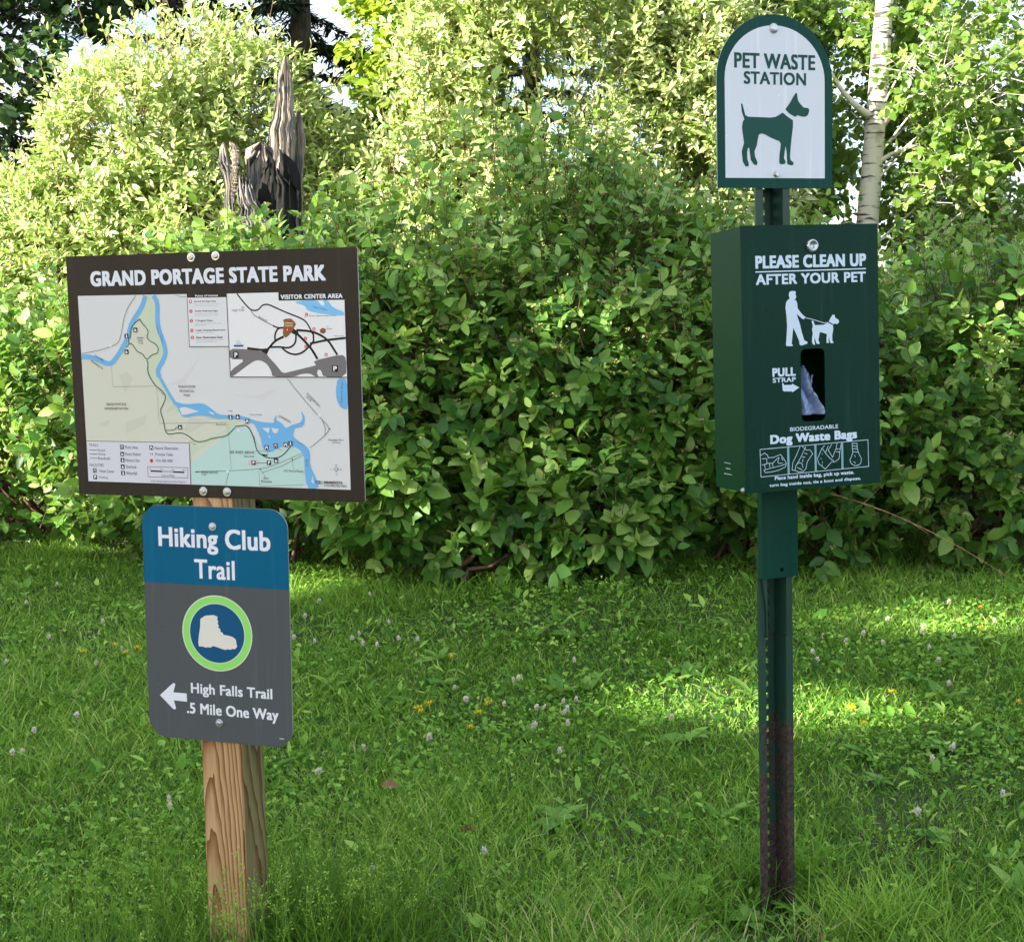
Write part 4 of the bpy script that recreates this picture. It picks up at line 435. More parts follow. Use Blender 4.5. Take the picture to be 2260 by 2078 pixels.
# ------------------------------------------------------------------ wooden trail signpost
wood = bpy.data.materials.new('pine_post'); wood.use_nodes = True
nt, b = nodes(wood); n = nt.nodes; L = nt.links.new
tc = n.new('ShaderNodeTexCoord')
mp = n.new('ShaderNodeMapping'); mp.inputs['Rotation'].default_value = (rad(-70), 0, 0); mp.inputs['Location'].default_value = (.010, .020, 0); mp.inputs['Scale'].default_value = (1, 1, .07)
nz = n.new('ShaderNodeTexNoise'); nz.inputs['Scale'].default_value = 14; nz.inputs['Detail'].default_value = 3
mpn = n.new('ShaderNodeMapping'); mpn.inputs['Scale'].default_value = (1, 1, .22)
add = n.new('ShaderNodeMixRGB'); add.blend_type = 'ADD'; add.inputs[0].default_value = .03
wv = n.new('ShaderNodeTexWave'); wv.wave_type = 'RINGS'; wv.rings_direction = 'Z'; wv.wave_profile = 'SAW'; wv.inputs['Scale'].default_value = 46; wv.inputs['Distortion'].default_value = 1.2; wv.inputs['Detail'].default_value = 1; wv.inputs['Detail Scale'].default_value = .4
fib = n.new('ShaderNodeTexNoise'); fib.inputs['Scale'].default_value = 1; fib.inputs['Detail'].default_value = 4
mpf = n.new('ShaderNodeMapping'); mpf.inputs['Scale'].default_value = (420, 420, 9)
cr = n.new('ShaderNodeValToRGB'); e = cr.color_ramp.elements
e[0].position = 0; e[0].color = (.76, .53, .31, 1); e[1].position = 1; e[1].color = (.24, .115, .048, 1)
q = e.new(.45); q.color = (.68, .45, .24, 1); q = e.new(.8); q.color = (.42, .225, .10, 1)
mx = n.new('ShaderNodeMix'); mx.data_type = 'RGBA'; mx.blend_type = 'MULTIPLY'; mx.inputs[0].default_value = .55
big = n.new('ShaderNodeTexNoise'); big.inputs['Scale'].default_value = 3.5
crb = n.new('ShaderNodeValToRGB'); crb.color_ramp.elements[0].color = (.78, .66, .5, 1); crb.color_ramp.elements[1].color = (1.0, .92, .85, 1); crb.color_ramp.elements[0].position = .35; crb.color_ramp.elements[1].position = .6
mx2 = n.new('ShaderNodeMix'); mx2.data_type = 'RGBA'; mx2.blend_type = 'MULTIPLY'; mx2.inputs[0].default_value = .6
# the right-hand face is multiplied darker and grey green
geo = n.new('ShaderNodeNewGeometry'); sx = n.new('ShaderNodeSeparateXYZ'); tcn = n.new('ShaderNodeSeparateXYZ')
gr = n.new('ShaderNodeMapRange'); gr.inputs[1].default_value = .0424; gr.inputs[2].default_value = .0434
mx3 = n.new('ShaderNodeMix'); mx3.data_type = 'RGBA'; mx3.blend_type = 'MULTIPLY'; mx3.inputs[7].default_value = (.42, .53, .44, 1)
bu = n.new('ShaderNodeBump'); bu.inputs['Strength'].default_value = .25; bu.inputs['Distance'].default_value = .002
L(tc.outputs['Object'], mp.inputs[0]); L(tc.outputs['Object'], mpn.inputs[0]); L(mpn.outputs[0], nz.inputs['Vector'])
L(mp.outputs[0], add.inputs[1]); L(nz.outputs['Color'], add.inputs[2]); L(add.outputs[0], wv.inputs['Vector']); L(wv.outputs[0], cr.inputs[0])
L(tc.outputs['Object'], mpf.inputs[0]); L(mpf.outputs[0], fib.inputs['Vector'])
L(cr.outputs[0], mx.inputs[6]); L(fib.outputs[0], mx.inputs[7]); L(tc.outputs['Object'], big.inputs['Vector']); L(big.outputs[0], crb.inputs[0])
L(mx.outputs[2], mx2.inputs[6]); L(crb.outputs[0], mx2.inputs[7]); L(tc.outputs['Object'], tcn.inputs[0]); L(tcn.outputs[0], gr.inputs[0])
L(gr.outputs[0], mx3.inputs[0]); L(mx2.outputs[2], mx3.inputs[6]); L(mx3.outputs[2], b.inputs['Base Color'])
L(fib.outputs[0], bu.inputs['Height']); L(bu.outputs[0], b.inputs['Normal']); b.inputs['Roughness'].default_value = .7; b.inputs['Specular IOR Level'].default_value = .25

SP = Vector((-.545, 2.580, 0))
signpost = empty('trail_signpost', SP, 'wooden signpost carrying a brown park map board above a blue and grey trail sign', 'signpost')
bm = bmesh.new(); box_bm(bm, -.0445, .0445, -.0445, .0445, -.15, 1.325)
bmesh.ops.subdivide_edges(bm, edges=[e_ for e_ in bm.edges if abs(e_.verts[0].co.z - e_.verts[1].co.z) > 1], cuts=14)
rr = random.Random(3)
for v in bm.verts:
    v.co.x += rr.uniform(-.0006, .0006); v.co.y += rr.uniform(-.0006, .0006)
bmesh.ops.bevel(bm, geom=[e_ for e_ in bm.edges if e_.is_manifold and e_.calc_face_angle(0) > 1], offset=.0035, segments=2, affect='EDGES')
post = bm_obj('post', bm, wood, signpost); child_at(post, signpost, SP.x - .0165, SP.y + .005, 0, -.30, 0, rad(.6))

board_mat = weathered('dark_brown_print', lin('332c28'), .42, .12, .03, 5)
MW, MH = .6066, .457
bm = bmesh.new(); plate(bm, outline_round(MW, MH, .003, 2), 0, .003)
board = bm_obj('map_board', bm, [board_mat, alu], signpost)
child_at(board, signpost, -.5551, 2.533, 1.1142, -.3144, .0049, .004)
for part, nm in (('title_lettering', 'title_lettering'), ('printed_map', 'printed_map'), ('legend_panel', 'legend_panel'), ('points_panel', 'points_panel'), ('inset_map', 'inset_map')):
    artwork(nm, ART[part], board)
for x, z in ART['map_bolts']: bolt('bolt', x / 1000, z / 1000, 0, board, .0055, .0085)

HW, HH = .3036, .4556
blue = weathered('trail_blue_print', lin('045c80'), .40, .1, .03, 6); grey = weathered('trail_grey_print', lin('505459'), .45, .15, .03, 6)
bm = bmesh.new(); pts = outline_round(HW, HH, .038, 8)
plate(bm, pts, 0, .0022, 0, 1)
board2 = bm_obj('trail_sign', bm, [grey, alu], signpost)
child_at(board2, signpost, -.5669, 2.533, .6415, -.2774, .0007, .01675)
zd = .0773
bm = bmesh.new(); up = [(x, z) for x, z in pts if z > zd] ; up = [(-HW / 2, zd)] + [(HW / 2, zd)] + up if False else up
up = sorted(up, key=lambda q: math.atan2(q[1] - .1, q[0]) % (2 * math.pi) if True else 0)
ang0 = lambda q: (math.atan2(q[1] - zd, q[0])) 
up = [(HW / 2, zd)] + sorted([(x, z) for x, z in pts if z > zd + 1e-4], key=ang0) + [(-HW / 2, zd)]
f = bm.faces.new([bm.verts.new((x * .9985, -.0002, z if z <= zd else z - .0003)) for x, z in up])
bmesh.ops.recalc_face_normals(bm, faces=bm.faces)
if f.normal.y > 0: f.normal_flip()
bm_obj('blue_field', bm, blue, board2)
artwork('lettering', ART['lettering_hike'], board2); artwork('arrow', ART['arrow_hike'], board2); artwork('boot_emblem', ART['boot_emblem'], board2)
for x, z in ART['hike_bolts']: bolt('bolt', x / 1000, z / 1000, 0, board2, .005, .0078, inner=steel)

# ------------------------------------------------------------------ pet waste station
YAW = .3259
PX, PY = .5415, 2.780
xd = Vector((math.cos(YAW), math.sin(YAW), 0)); yd = Vector((-math.sin(YAW), math.cos(YAW), 0))
station = empty('pet_waste_station', (PX, PY, 0), 'green pet waste station on a rusty channel post, dispenser box under an arched dog sign', 'pet waste station')

post_green = bpy.data.materials.new('rusting_green_channel'); post_green.use_nodes = True
nt, b = nodes(post_green); n = nt.nodes; L = nt.links.new
tc = n.new('ShaderNodeTexCoord'); s3 = n.new('ShaderNodeSeparateXYZ'); no = n.new('ShaderNodeTexNoise'); no.inputs['Scale'].default_value = 11; no.inputs['Detail'].default_value = 8; no.inputs['Roughness'].default_value = .65
fine = n.new('ShaderNodeTexNoise'); fine.inputs['Scale'].default_value = 160; fine.inputs['Detail'].default_value = 3
ml = n.new('ShaderNodeMath'); ml.operation = 'MULTIPLY_ADD'; ml.inputs[1].default_value = -1.5; ml.inputs[2].default_value = .17
ad = n.new('ShaderNodeMath'); ad.operation = 'MULTIPLY_ADD'; ad.inputs[1].default_value = 2.5
cl = n.new('ShaderNodeMapRange'); cl.inputs[1].default_value = .86; cl.inputs[2].default_value = 1.04
cr = n.new('ShaderNodeValToRGB'); cr.color_ramp.elements[0].color = (.016, .012, .011, 1); cr.color_ramp.elements[1].color = (.085, .052, .040, 1); cr.color_ramp.elements[0].position = .35; cr.color_ramp.elements[1].position = .7
mx = n.new('ShaderNodeMix'); mx.data_type = 'RGBA'; mx.inputs[6].default_value = (.014, .052, .036, 1)
rg = n.new('ShaderNodeMapRange'); rg.inputs[3].default_value = .42; rg.inputs[4].default_value = .9
bu = n.new('ShaderNodeBump'); bu.inputs['Strength'].default_value = .3; bu.inputs['Distance'].default_value = .001
L(tc.outputs['Object'], s3.inputs[0]); L(tc.outputs['Object'], no.inputs['Vector']); L(tc.outputs['Object'], fine.inputs['Vector'])
L(s3.outputs[2], ml.inputs[0]); L(ml.outputs[0], ad.inputs[2]); L(no.outputs[0], ad.inputs[0]); L(ad.outputs[0], cl.inputs[0])
L(cl.outputs[0], mx.inputs[0]); L(fine.outputs[0], cr.inputs[0]); L(cr.outputs[0], mx.inputs[7]); L(mx.outputs[2], b.inputs['Base Color'])
L(cl.outputs[0], rg.inputs[0]); L(rg.outputs[0], b.inputs['Roughness']); L(fine.outputs[0], bu.inputs['Height']); L(bu.outputs[0], b.inputs['Normal'])

def channel(name, z0, z1, y0, half=.0385, depth=.040, taper=False, grow=0.0):
    """hat-section steel post with a row of punched holes in its back web"""
    prof = [(-half - grow, y0), (-.0235 - grow, y0), (-.0175 - grow, y0 + depth), (-.0042, y0 + depth), (.0042, y0 + depth), (.0175 + grow, y0 + depth), (.0235 + grow, y0), (half + grow, y0)]
    bm = bmesh.new(); zs = [z0]; z = z0 + .0085
    while z + .0254 < z1:
        zs += [z, z + .011]; z += .0254
    zs.append(z1)
    rows = []
    for zz in zs:
        row = []
        for k, (x, y) in enumerate(prof):
            if taper and k in (0, 7):
                t = max(0, min(1, (z0 + .16 - zz) / .10)); x = x * (1 - t) + (math.copysign(.0245, x)) * t
            row.append(bm.verts.new((x, y, zz)))
        rows.append(row)
    for i in range(len(rows) - 1):
        for k in range(7):
            if k == 3 and i % 2 == 1: continue
            bm.faces.new((rows[i][k], rows[i][k + 1], rows[i + 1][k + 1], rows[i + 1][k]))
    bmesh.ops.recalc_face_normals(bm, faces=bm.faces)
    o = bm_obj(name, bm, post_green, station)
    so = o.modifiers.new('sheet', 'SOLIDIFY'); so.thickness = .003; so.offset = 0
    child_at(o, station, PX + .015 * xd.x, PY + .015 * xd.y, 0, YAW, 0, rad(-.75))
    return o
OFF = .006
up_post = channel('upper_post', .535, 1.794, .0045, taper=True)
base_post = channel('base_post', -.15, .705, .0105, grow=.0015)

dog_green = weathered('sign_green_print', lin('17463f'), .42, .12, .03, 7); dog_white = weathered('sign_white_print', lin('dbe0ea'), .4, .4, .02, 7)
def arch(a, zs, bb, z0, n=28):
    return [(-a, z0), (a, z0)] + [(a * math.cos(math.pi * k / n), zs + bb * math.sin(math.pi * k / n)) for k in range(n + 1)]
bm = bmesh.new(); plate(bm, arch(.1305, .096, .1275, -.1152), 0, .0025)
arch_sign = bm_obj('dog_sign', bm, [dog_green, alu], station); child_at(arch_sign, station, PX, PY, 1.5728, YAW, -.0039, -.0063)
bm = bmesh.new(); f = bm.faces.new([bm.verts.new((x, -.0003, z)) for x, z in arch(.1127, .096, .1062, -.0954)])
bmesh.ops.recalc_face_normals(bm, faces=bm.faces)
if f.normal.y > 0: f.normal_flip()
bm_obj('white_panel', bm, dog_white, arch_sign)
artwork('lettering', ART['lettering_arch'], arch_sign, .3); artwork('dog_emblem', ART['dog_emblem'], arch_sign, .3)
for (x, z), r_, hx in zip(ART['arch_bolts'], (.0088, .0062), (False, True)): bolt('bolt', x / 1000, z / 1000, 0, arch_sign, r_, r_ * 1.12, hx, steel)

# dispenser box: folded sheet-steel shell with an open slot in its door
BS = .979
BW, BH, BD = .3073 * BS, .524 * BS, .129
box_green = weathered('box_green_paint', (.0045, .034, .024), .32, .12, .02, 8)
box_in = mat('box_inside', (.006, .008, .008), .8)
bx0 = (.6037 * BS, 2.72 * BS, CAM_H + (1.1186 - CAM_H) * BS)
sl = [(x / 1000 * BS, z / 1000 * BS) for x, z in ART['slot']]
sx0, sx1 = sl[0][0], sl[1][0]; sz1, sz0 = sl[2][1], sl[3][1]
bm = bmesh.new()
inner = [(x + (sx0 + sx1) / 2, z + (sz0 + sz1) / 2) for x, z in outline_round(sx1 - sx0, sz1 - sz0, .0105, 5)]
def rim(y, pts): return [bm.verts.new((x, y, z)) for x, z in pts]
def sheet_with_slot(y, flip):
    o = rim(y, [(BW / 2, BH / 2), (-BW / 2, BH / 2), (-BW / 2, -BH / 2), (BW / 2, -BH / 2)]); i = rim(y, inner)
    n6 = len(i) // 4
    qs = [i[k * n6:(k + 1) * n6] for k in range(4)]
    fs = []
    for k in range(4):
        a, c = o[k], o[(k + 1) % 4]
        loop_ = qs[k] + [qs[(k + 1) % 4][0]]
        fs.append([a] + loop_ + [c])
    for q in fs: bm.faces.new(q)
    return o, i
o1, i1 = sheet_with_slot(0, False); o2, i2 = sheet_with_slot(.0018, True)
for k in range(len(i1)): bm.faces.new((i1[k], i1[(k + 1) % len(i1)], i2[(k + 1) % len(i1)], i2[k]))
for k in range(4): bm.faces.new((o1[k], o2[k], o2[(k + 1) % 4], o1[(k + 1) % 4]))
bmesh.ops.recalc_face_normals(bm, faces=bm.faces)
dispenser = bm_obj('dispenser_door', bm, [box_green], station)
child_at(dispenser, station, *bx0, .312, -.0187, -.0134)
bm = bmesh.new(); yb = BD; yf = .004; e_ = .003; x1 = BW / 2 - .0012; z1 = BH / 2 - .0015; th = .0015
box_bm(bm, -x1, -x1 + th, yf, yb, -z1, z1); box_bm(bm, x1 - th, x1, yf, yb, -z1, z1)
box_bm(bm, -x1 + th, x1 - th, yf, yb, z1 - th, z1); box_bm(bm, -x1 + th, x1 - th, yf, yb, -z1, -z1 + th)
box_bm(bm, -x1 + th, x1 - th, yb - th, yb, -z1 + th, z1 - th)
box_bm(bm, -x1 + th, x1 - th, .0025, .0045, -z1 + .001, sz0 - .02); box_bm(bm, -x1 + th, sx0 - .03, .0025, .0045, sz0 - .02, z1 - .01); box_bm(bm, sx1 + .03, x1 - th, .0025, .0045, sz0 - .02, z1 - .01)
for v in bm.verts:
    if v.co.z > z1 - .003 and v.co.y > .03: v.co.z -= .004
bin_ = mat('box_side_sheen', (.004, .045, .018), .3, 0, .12)  # box green made more vivid: the side's reflected light is put into the colour
shell = bm_obj('box_shell', bm, [bin_], station); child_at(shell, station, *bx0, .312, -.0187, -.0134)
def scaled(ops): 
    out = []
    for op in ops:
        op = list(op)
        if op[0] in ('p',): op[3] = [(x * BS, z * BS) for x, z in op[3]]
        elif op[0] in ('l', 'd'): op[4] = [(x * BS, z * BS) for x, z in op[4]]; op[3] *= BS
        elif op[0] == 't': op[4] = [q_ * BS for q_ in op[4]]
        out.append(op)
    return out
artwork('lettering', scaled(ART['lettering_box']), dispenser); artwork('person_and_dog_emblem', scaled(ART['person_and_dog_emblem']), dispenser)
artwork('instruction_drawings', scaled(ART['instruction_drawings']), dispenser)
sd = artwork('maker_label', [('l', 2, 'ltblue', 1.0, [(-26, -203), (2, -203)]), ('l', 2, 'ltblue', 1.0, [(-20, -214), (0, -214)]), ('l', 2, 'ltblue', 1.0, [(-28, -225), (6, -225)])], shell)
sd.matrix_local = Matrix.Translation((-x1, .0645, 0)) @ Matrix.Rotation(rad(-90), 4, 'Z')
# lock
bm = bmesh.new(); lx, lz = ART['lock'][0] / 1000 * BS, ART['lock'][1] / 1000 * BS
rows = []
for q_, yy in ((.0125, 0), (.0125, -.005), (.0112, -.0075), (.0085, -.008), (.0082, -.0074)):
    rows.append([bm.verts.new((lx + q_ * math.cos(k * math.pi / 12), yy, lz + q_ * math.sin(k * math.pi / 12))) for k in range(24)])
for a, c in zip(rows[:-1], rows[1:]):
    for k in range(24): bm.faces.new((a[k], a[(k + 1) % 24], c[(k + 1) % 24], c[k]))
bm.faces.new(rows[-1])
box_bm(bm, lx + .0005, lx + .0018, -.0078, -.0070, lz - .0055, lz + .0055, 1)
bmesh.ops.recalc_face_normals(bm, faces=bm.faces)
bm_obj('lock', bm, [steel, steel_dark], dispenser, True)
rv = bolt('rivet', 0, 0, 0, shell, .004, .0055, inner=steel); rv.matrix_local = Matrix.Translation((-x1, .012, -.2515)) @ Matrix.Rotation(rad(-90), 4, 'Z')
# folded cover plate under the box
cover_mat = weathered('cover_green_paint', (.007, .050, .035), .36, .12, .03, 10)
bm = bmesh.new(); hw = .0415; zt, zb = .93, .664
ring_n = 12; hz = zb + .0165; hx = .0035
def cover_sheet(y):
    o = [bm.verts.new((x, y, z)) for x, z in ((hw, zt), (-hw, zt), (-hw, zb), (hw, zb))]
    i = [bm.verts.new((hx + .0042 * math.cos(rad(45 + 30 * k)), y, hz + .0042 * math.sin(rad(45 + 30 * k)))) for k in range(12)]
    for k in range(4): bm.faces.new([o[k]] + i[k * 3:k * 3 + 3] + [i[(k * 3 + 3) % 12], o[(k + 1) % 4]])
    return o, i
a_, ai = cover_sheet(-.013); b_, bi = cover_sheet(-.0112)
for k in range(12): bm.faces.new((ai[k], ai[(k + 1) % 12], bi[(k + 1) % 12], bi[k]))
for k in range(4): bm.faces.new((a_[k], b_[k], b_[(k + 1) % 4], a_[(k + 1) % 4]))
box_bm(bm, -hw, -hw + .0018, -.0110, .006, zb, zt); box_bm(bm, hw - .0018, hw, -.0110, .006, zb, zt)
bmesh.ops.recalc_face_normals(bm, faces=bm.faces)
cover = bm_obj('cover_plate', bm, cover_mat, station); child_at(cover, station, PX + .015 * xd.x, PY + .015 * xd.y, 0, YAW, 0, rad(-.75))

# a waste bag hanging inside the slot
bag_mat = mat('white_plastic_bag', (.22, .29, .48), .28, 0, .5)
bm = bmesh.new(); rg_ = np.random.default_rng(5); NU, NV = 30, 36; grid = []
for j in range(NV):
    row = []
    for i in range(NU):
        u, v = i / (NU - 1), j / (NV - 1)
        top = .084 - .018 * u + .006 * math.sin(u * 19) + .004 * math.sin(u * 47)
        z = sz0 + .012 + v * top * 1.15
        x = sx0 - .004 + u * (.056 - .012 * v) + .004 * math.sin(v * 7)
        y = .014 + .010 * math.sin(u * 11 + v * 5) + .004 * math.sin(v * 9 + u * 17) + .012 * v + .0035 * abs(math.sin(u * 23 + v * 9 + 2 * math.sin(v * 8))) - .003 * abs(math.sin(u * 15 - v * 17)) + rg_.normal() * .0004
        row.append(bm.verts.new((x, y, z)))
    grid.append(row)
for j in range(NV - 1):
    for i in range(NU - 1): bm.faces.new((grid[j][i], grid[j][i + 1], grid[j + 1][i + 1], grid[j + 1][i]))
bmesh.ops.recalc_face_normals(bm, faces=bm.faces)
bag = bm_obj('waste_bag', bm, bag_mat, None, True); so = bag.modifiers.new('film', 'SOLIDIFY'); so.thickness = .0006
frame_at(bag, *bx0, .312, -.0187, -.0134)
tag(bag, 'crumpled white plastic bag showing in the slot of the green dispenser box', 'bag')

# ------------------------------------------------------------------ ground
soil = bpy.data.materials.new('lawn_soil'); soil.use_nodes = True
nt, b = nodes(soil); n = nt.nodes; L = nt.links.new
tc = n.new('ShaderNodeTexCoord'); no = n.new('ShaderNodeTexNoise'); no.inputs['Scale'].default_value = 6; no.inputs['Detail'].default_value = 8
cr = n.new('ShaderNodeValToRGB'); cr.color_ramp.elements[0].color = (.02, .035, .012, 1); cr.color_ramp.elements[1].color = (.06, .075, .03, 1)
L(tc.outputs['Object'], no.inputs['Vector']); L(no.outputs[0], cr.inputs[0]); L(cr.outputs[0], b.inputs['Base Color']); b.inputs['Roughness'].default_value = .95
gx = np.concatenate([[-300, -60, -20], np.linspace(-6, 6, 61), [20, 60, 300]]); gy = np.concatenate([[-300, -60, -20, -5], np.linspace(0, 14, 71), [20, 60, 300]])
X, Y = np.meshgrid(gx, gy); fade = np.clip((8 - np.abs(X)) / 2, 0, 1) * np.clip((15 - Y) / 2, 0, 1) * np.clip((Y + 4) / 3, 0, 1)
V = np.stack([X, Y, ground_z(X, Y) * fade], -1).reshape(-1, 3); nx, ny = len(gx), len(gy)
i = (np.arange(ny - 1)[:, None] * nx + np.arange(nx - 1)[None]).ravel()
g = np_mesh('ground', V, [np.stack([i, i + 1, i + nx + 1, i + nx], 1)], [soil], None, None, True); tag(g, kind='structure')

# ------------------------------------------------------------------ grass
rng = np.random.default_rng(11)
grass_mat = foliage_mat('grass_blade', [(0, (.018, .062, .010)), (.38, (.110, .255, .030)), (.72, (.32, .51, .080)), (.93, (.46, .56, .18)), (1, (.60, .50, .27))], .28, (.42, .74, .05), .55, .14)
clover_mat = foliage_mat('clover_leaf', [(0, (.016, .064, .010)), (.48, (.122, .290, .032)), (1, (.36, .56, .11))], .27, (.40, .74, .05), .55, .14)

def field(x, y, s, seed):
    r = np.random.default_rng(seed); v = 0
    for k in range(5):
        a = r.uniform(0, 6.28); f = s * r.uniform(.6, 1.8); v = v + np.sin((x * math.cos(a) + y * math.sin(a)) * f + r.uniform(0, 6.28))
    return v / 5
def scatter(nn, y0, y1, margin=1.05):
    nn = int(nn * 1.3); y = y0 + (y1 - y0) * rng.random(nn); x = (rng.random(nn) * 2 - 1) * (y1 * .40 + margin); ok = np.abs(x) < y * .40 + margin
    return x[ok], y[ok]

def blades(x, y, h, wd, tint, lean=.45, bend=.5):
    n_ = len(x); z = ground_z(x, y); az = rng.random(n_) * 2 * np.pi; ln = np.abs(rng.normal(size=n_)) * lean
    D = np.stack([np.cos(az) * ln, np.sin(az) * ln, np.ones(n_)], 1); D = nrm(D)
    fz = rng.random(n_) * 2 * np.pi; Wv = np.stack([np.cos(fz), np.sin(fz), np.zeros(n_)], 1)
    B = np.stack([x, y, z - .004], 1); out = np.stack([np.cos(az), np.sin(az), np.zeros(n_)], 1)
    bd = bend * rng.uniform(.3, 1.4, n_)
    def pt(t): return B + D * (h * t)[:, None] + out * (h * bd * t * t)[:, None] - np.array([0, 0, 1.]) * (h * bd * .35 * t * t)[:, None]
    hw = (wd / 2)[:, None]
    m1, m2, tp = pt(np.full(n_, .4)), pt(np.full(n_, .75)), pt(np.ones(n_))
    V = np.stack([B - Wv * hw, B + Wv * hw, m1 - Wv * hw, m1 + Wv * hw, m2 - Wv * hw * .65, m2 + Wv * hw * .65, tp], 1)
    b0 = np.arange(n_)[:, None] * 7
    return V.reshape(-1, 3), b0 + np.array([0, 1, 3, 2]), b0 + np.array([2, 3, 5, 4]), b0 + np.array([4, 5, 6]), np.repeat(tint, 7)

xs, ys = [], []
for nn, a, c in ((100000, 1.9, 3.4), (125000, 3.4, 5.2), (95000, 5.2, 7.6), (30000, 7.6, 10.5)):
    x, y = scatter(nn, a, c); xs.append(x); ys.append(y)
x, y = np.concatenate(xs), np.concatenate(ys)
pn = field(x, y, 2.2, 3); pn2 = field(x, y, 6, 4)
keep = rng.random(len(x)) < .62 + .4 * pn2; x, y, pn, pn2 = x[keep], y[keep], pn[keep], pn2[keep]
h = (.052 + .02 * pn + .012 * pn2) * rng.uniform(.55, 1.5, len(x)); near = np.clip((3.1 - y) / .8, 0, 1); h *= 1 + .75 * near
for px_, py_, r_ in ((.51, 2.64, .20), (.60, 2.70, .16), (-.60, 2.44, .12)): h *= 1 - .72 * np.exp(-((x - px_) ** 2 + (y - py_) ** 2) / r_ ** 2)
dry = field(x, y, 1.9, 41); tint = np.clip(.45 + .14 * pn + .22 * rng.normal(size=len(x)), 0, .9); tint = np.where(rng.random(len(x)) < .012 + .10 * np.clip(dry - .25, 0, 1) + .22 * np.exp(-((x - .25) ** 2 + (y - 2.58) ** 2) / .05), .97, tint)
G = [blades(x, y, h, np.where(y < 4, .0036, .0048) * rng.uniform(.6, 1.4, len(x)), tint)]
# long uncut tufts round the two posts and along the shrub edge
def tuft(cx, cy, n_, sp, h0, h1, t0, tv=.08, sk=.6):
    x = cx + rng.normal(size=n_) * sp; y = cy + rng.normal(size=n_) * sp * sk
    return blades(x, y, rng.uniform(h0, h1, n_), rng.uniform(.0022, .0042, n_), np.clip(t0 + tv * rng.normal(size=n_), 0, 1), .30, .55)
for a in ((-.64, 2.46, 520, .10, .05, .15, .2), (-.38, 2.56, 900, .12, .09, .26, .18), (-.52, 2.75, 500, .12, .10, .24, .25), (-.80, 2.50, 600, .14, .06, .17, .25),
          (.36, 2.78, 260, .07, .06, .15, .45), (.74, 2.70, 420, .07, .06, .16, .62), (.58, 2.93, 300, .07, .08, .2, .4), (.80, 2.60, 350, .13, .05, .13, .55), (.25, 2.58, 400, .18, .05, .13, .4)):
    G.append(tuft(*a))
for k in range(46):
    cx = rng.uniform(-3, 3); cy = 5.95 + .25 * np.sin(cx * 2) + .45 * max(0, -cx - .6) + rng.uniform(-.1, .35)
    G.append(tuft(cx, cy, 60, .08, .06, .17, .5))
G.append(tuft(.62, 2.66, 40, .03, .05, .11, .97, .02)); G.append(tuft(.35, 2.55, 60, .12, .05, .11, .97, .02))
o_, Vs, Q, T3, TT = 0, [], [], [], []
for V, f1, f2, f3, t_ in G:
    Vs.append(V); Q += [f1 + o_, f2 + o_]; T3.append(f3 + o_); TT.append(t_); o_ += len(V)
gr_ob = np_mesh('grass', np.concatenate(Vs), [np.concatenate(Q), np.concatenate(T3)], [grass_mat], None, np.concatenate(TT)); tag(gr_ob, 'mown green lawn grass with longer tufts round the posts', kind='stuff')

# clover carpet: three leaflets on a stalk
x, y = scatter(52000, 1.95, 6.8); x2, y2 = scatter(12000, 2.5, 4.8); x, y = np.r_[x, x2], np.r_[y, y2]
pc = field(x, y, 3.2, 9) + .5 * field(x, y, 8, 12); ok = pc + rng.normal(size=len(x)) * .18 > .10; x, y, pc = x[ok], y[ok], pc[ok]
z = ground_z(x, y) + rng.uniform(.02, .062, len(x)); n_ = len(x); az0 = rng.random(n_) * 6.28; tl = nrm(rng.normal(size=(n_, 3)) * .55 + [0, -.15, 1])
P_, A_, N_, L_, W_, t_ = [], [], [], [], [], []
sz = rng.uniform(.0045, .0115, n_) * np.where(y > 4.5, 1.2, 1); tn = np.clip(.42 + .2 * pc + .27 * rng.normal(size=n_), 0, 1)
for k in range(3):
    a = az0 + k * 2.094; A = np.stack([np.cos(a), np.sin(a), np.zeros(n_)], 1); A = A - tl * (A * tl).sum(1)[:, None]
    P_.append(np.stack([x, y, z], 1)); A_.append(A); N_.append(tl); L_.append(sz); W_.append(np.full(n_, .48)); t_.append(tn)
V, F_, tt = leaf_geo(*[np.concatenate(q) for q in (P_, A_, N_, L_, W_, t_)], 'round', .1, .15)
x, y = scatter(46000, 1.95, 6.9); ph = field(x, y, 4, 31); ok = ph + rng.normal(size=len(x)) * .3 > -.25; x, y = x[ok], y[ok]; n_ = len(x)
az = rng.random(n_) * 6.28; el = rng.uniform(-.1, 1.25, n_); A = np.stack([np.cos(az) * np.cos(el), np.sin(az) * np.cos(el), np.sin(el)], 1)
N = np.stack([-np.cos(az) * np.sin(el), -np.sin(az) * np.sin(el), np.cos(el)], 1) + rng.normal(size=(n_, 3)) * .3
V2, F2, t2 = leaf_geo(np.stack([x, y, ground_z(x, y) + rng.uniform(.012, .058, n_)], 1), A, N, rng.uniform(.010, .030, n_) * np.where(rng.random(n_) < .14, 2.0, 1), rng.uniform(.10, .28, n_), np.clip(.45 + .33 * rng.normal(size=n_), 0, 1), 'lance', .25, .3)
o = np_mesh('ground_cover', np.concatenate([V, V2]), [np.concatenate([F_, F2 + len(V)])], [clover_mat], None, np.concatenate([tt, t2])); tag(o, 'low clover and small broad leaved herbs spreading through the lawn', kind='stuff')

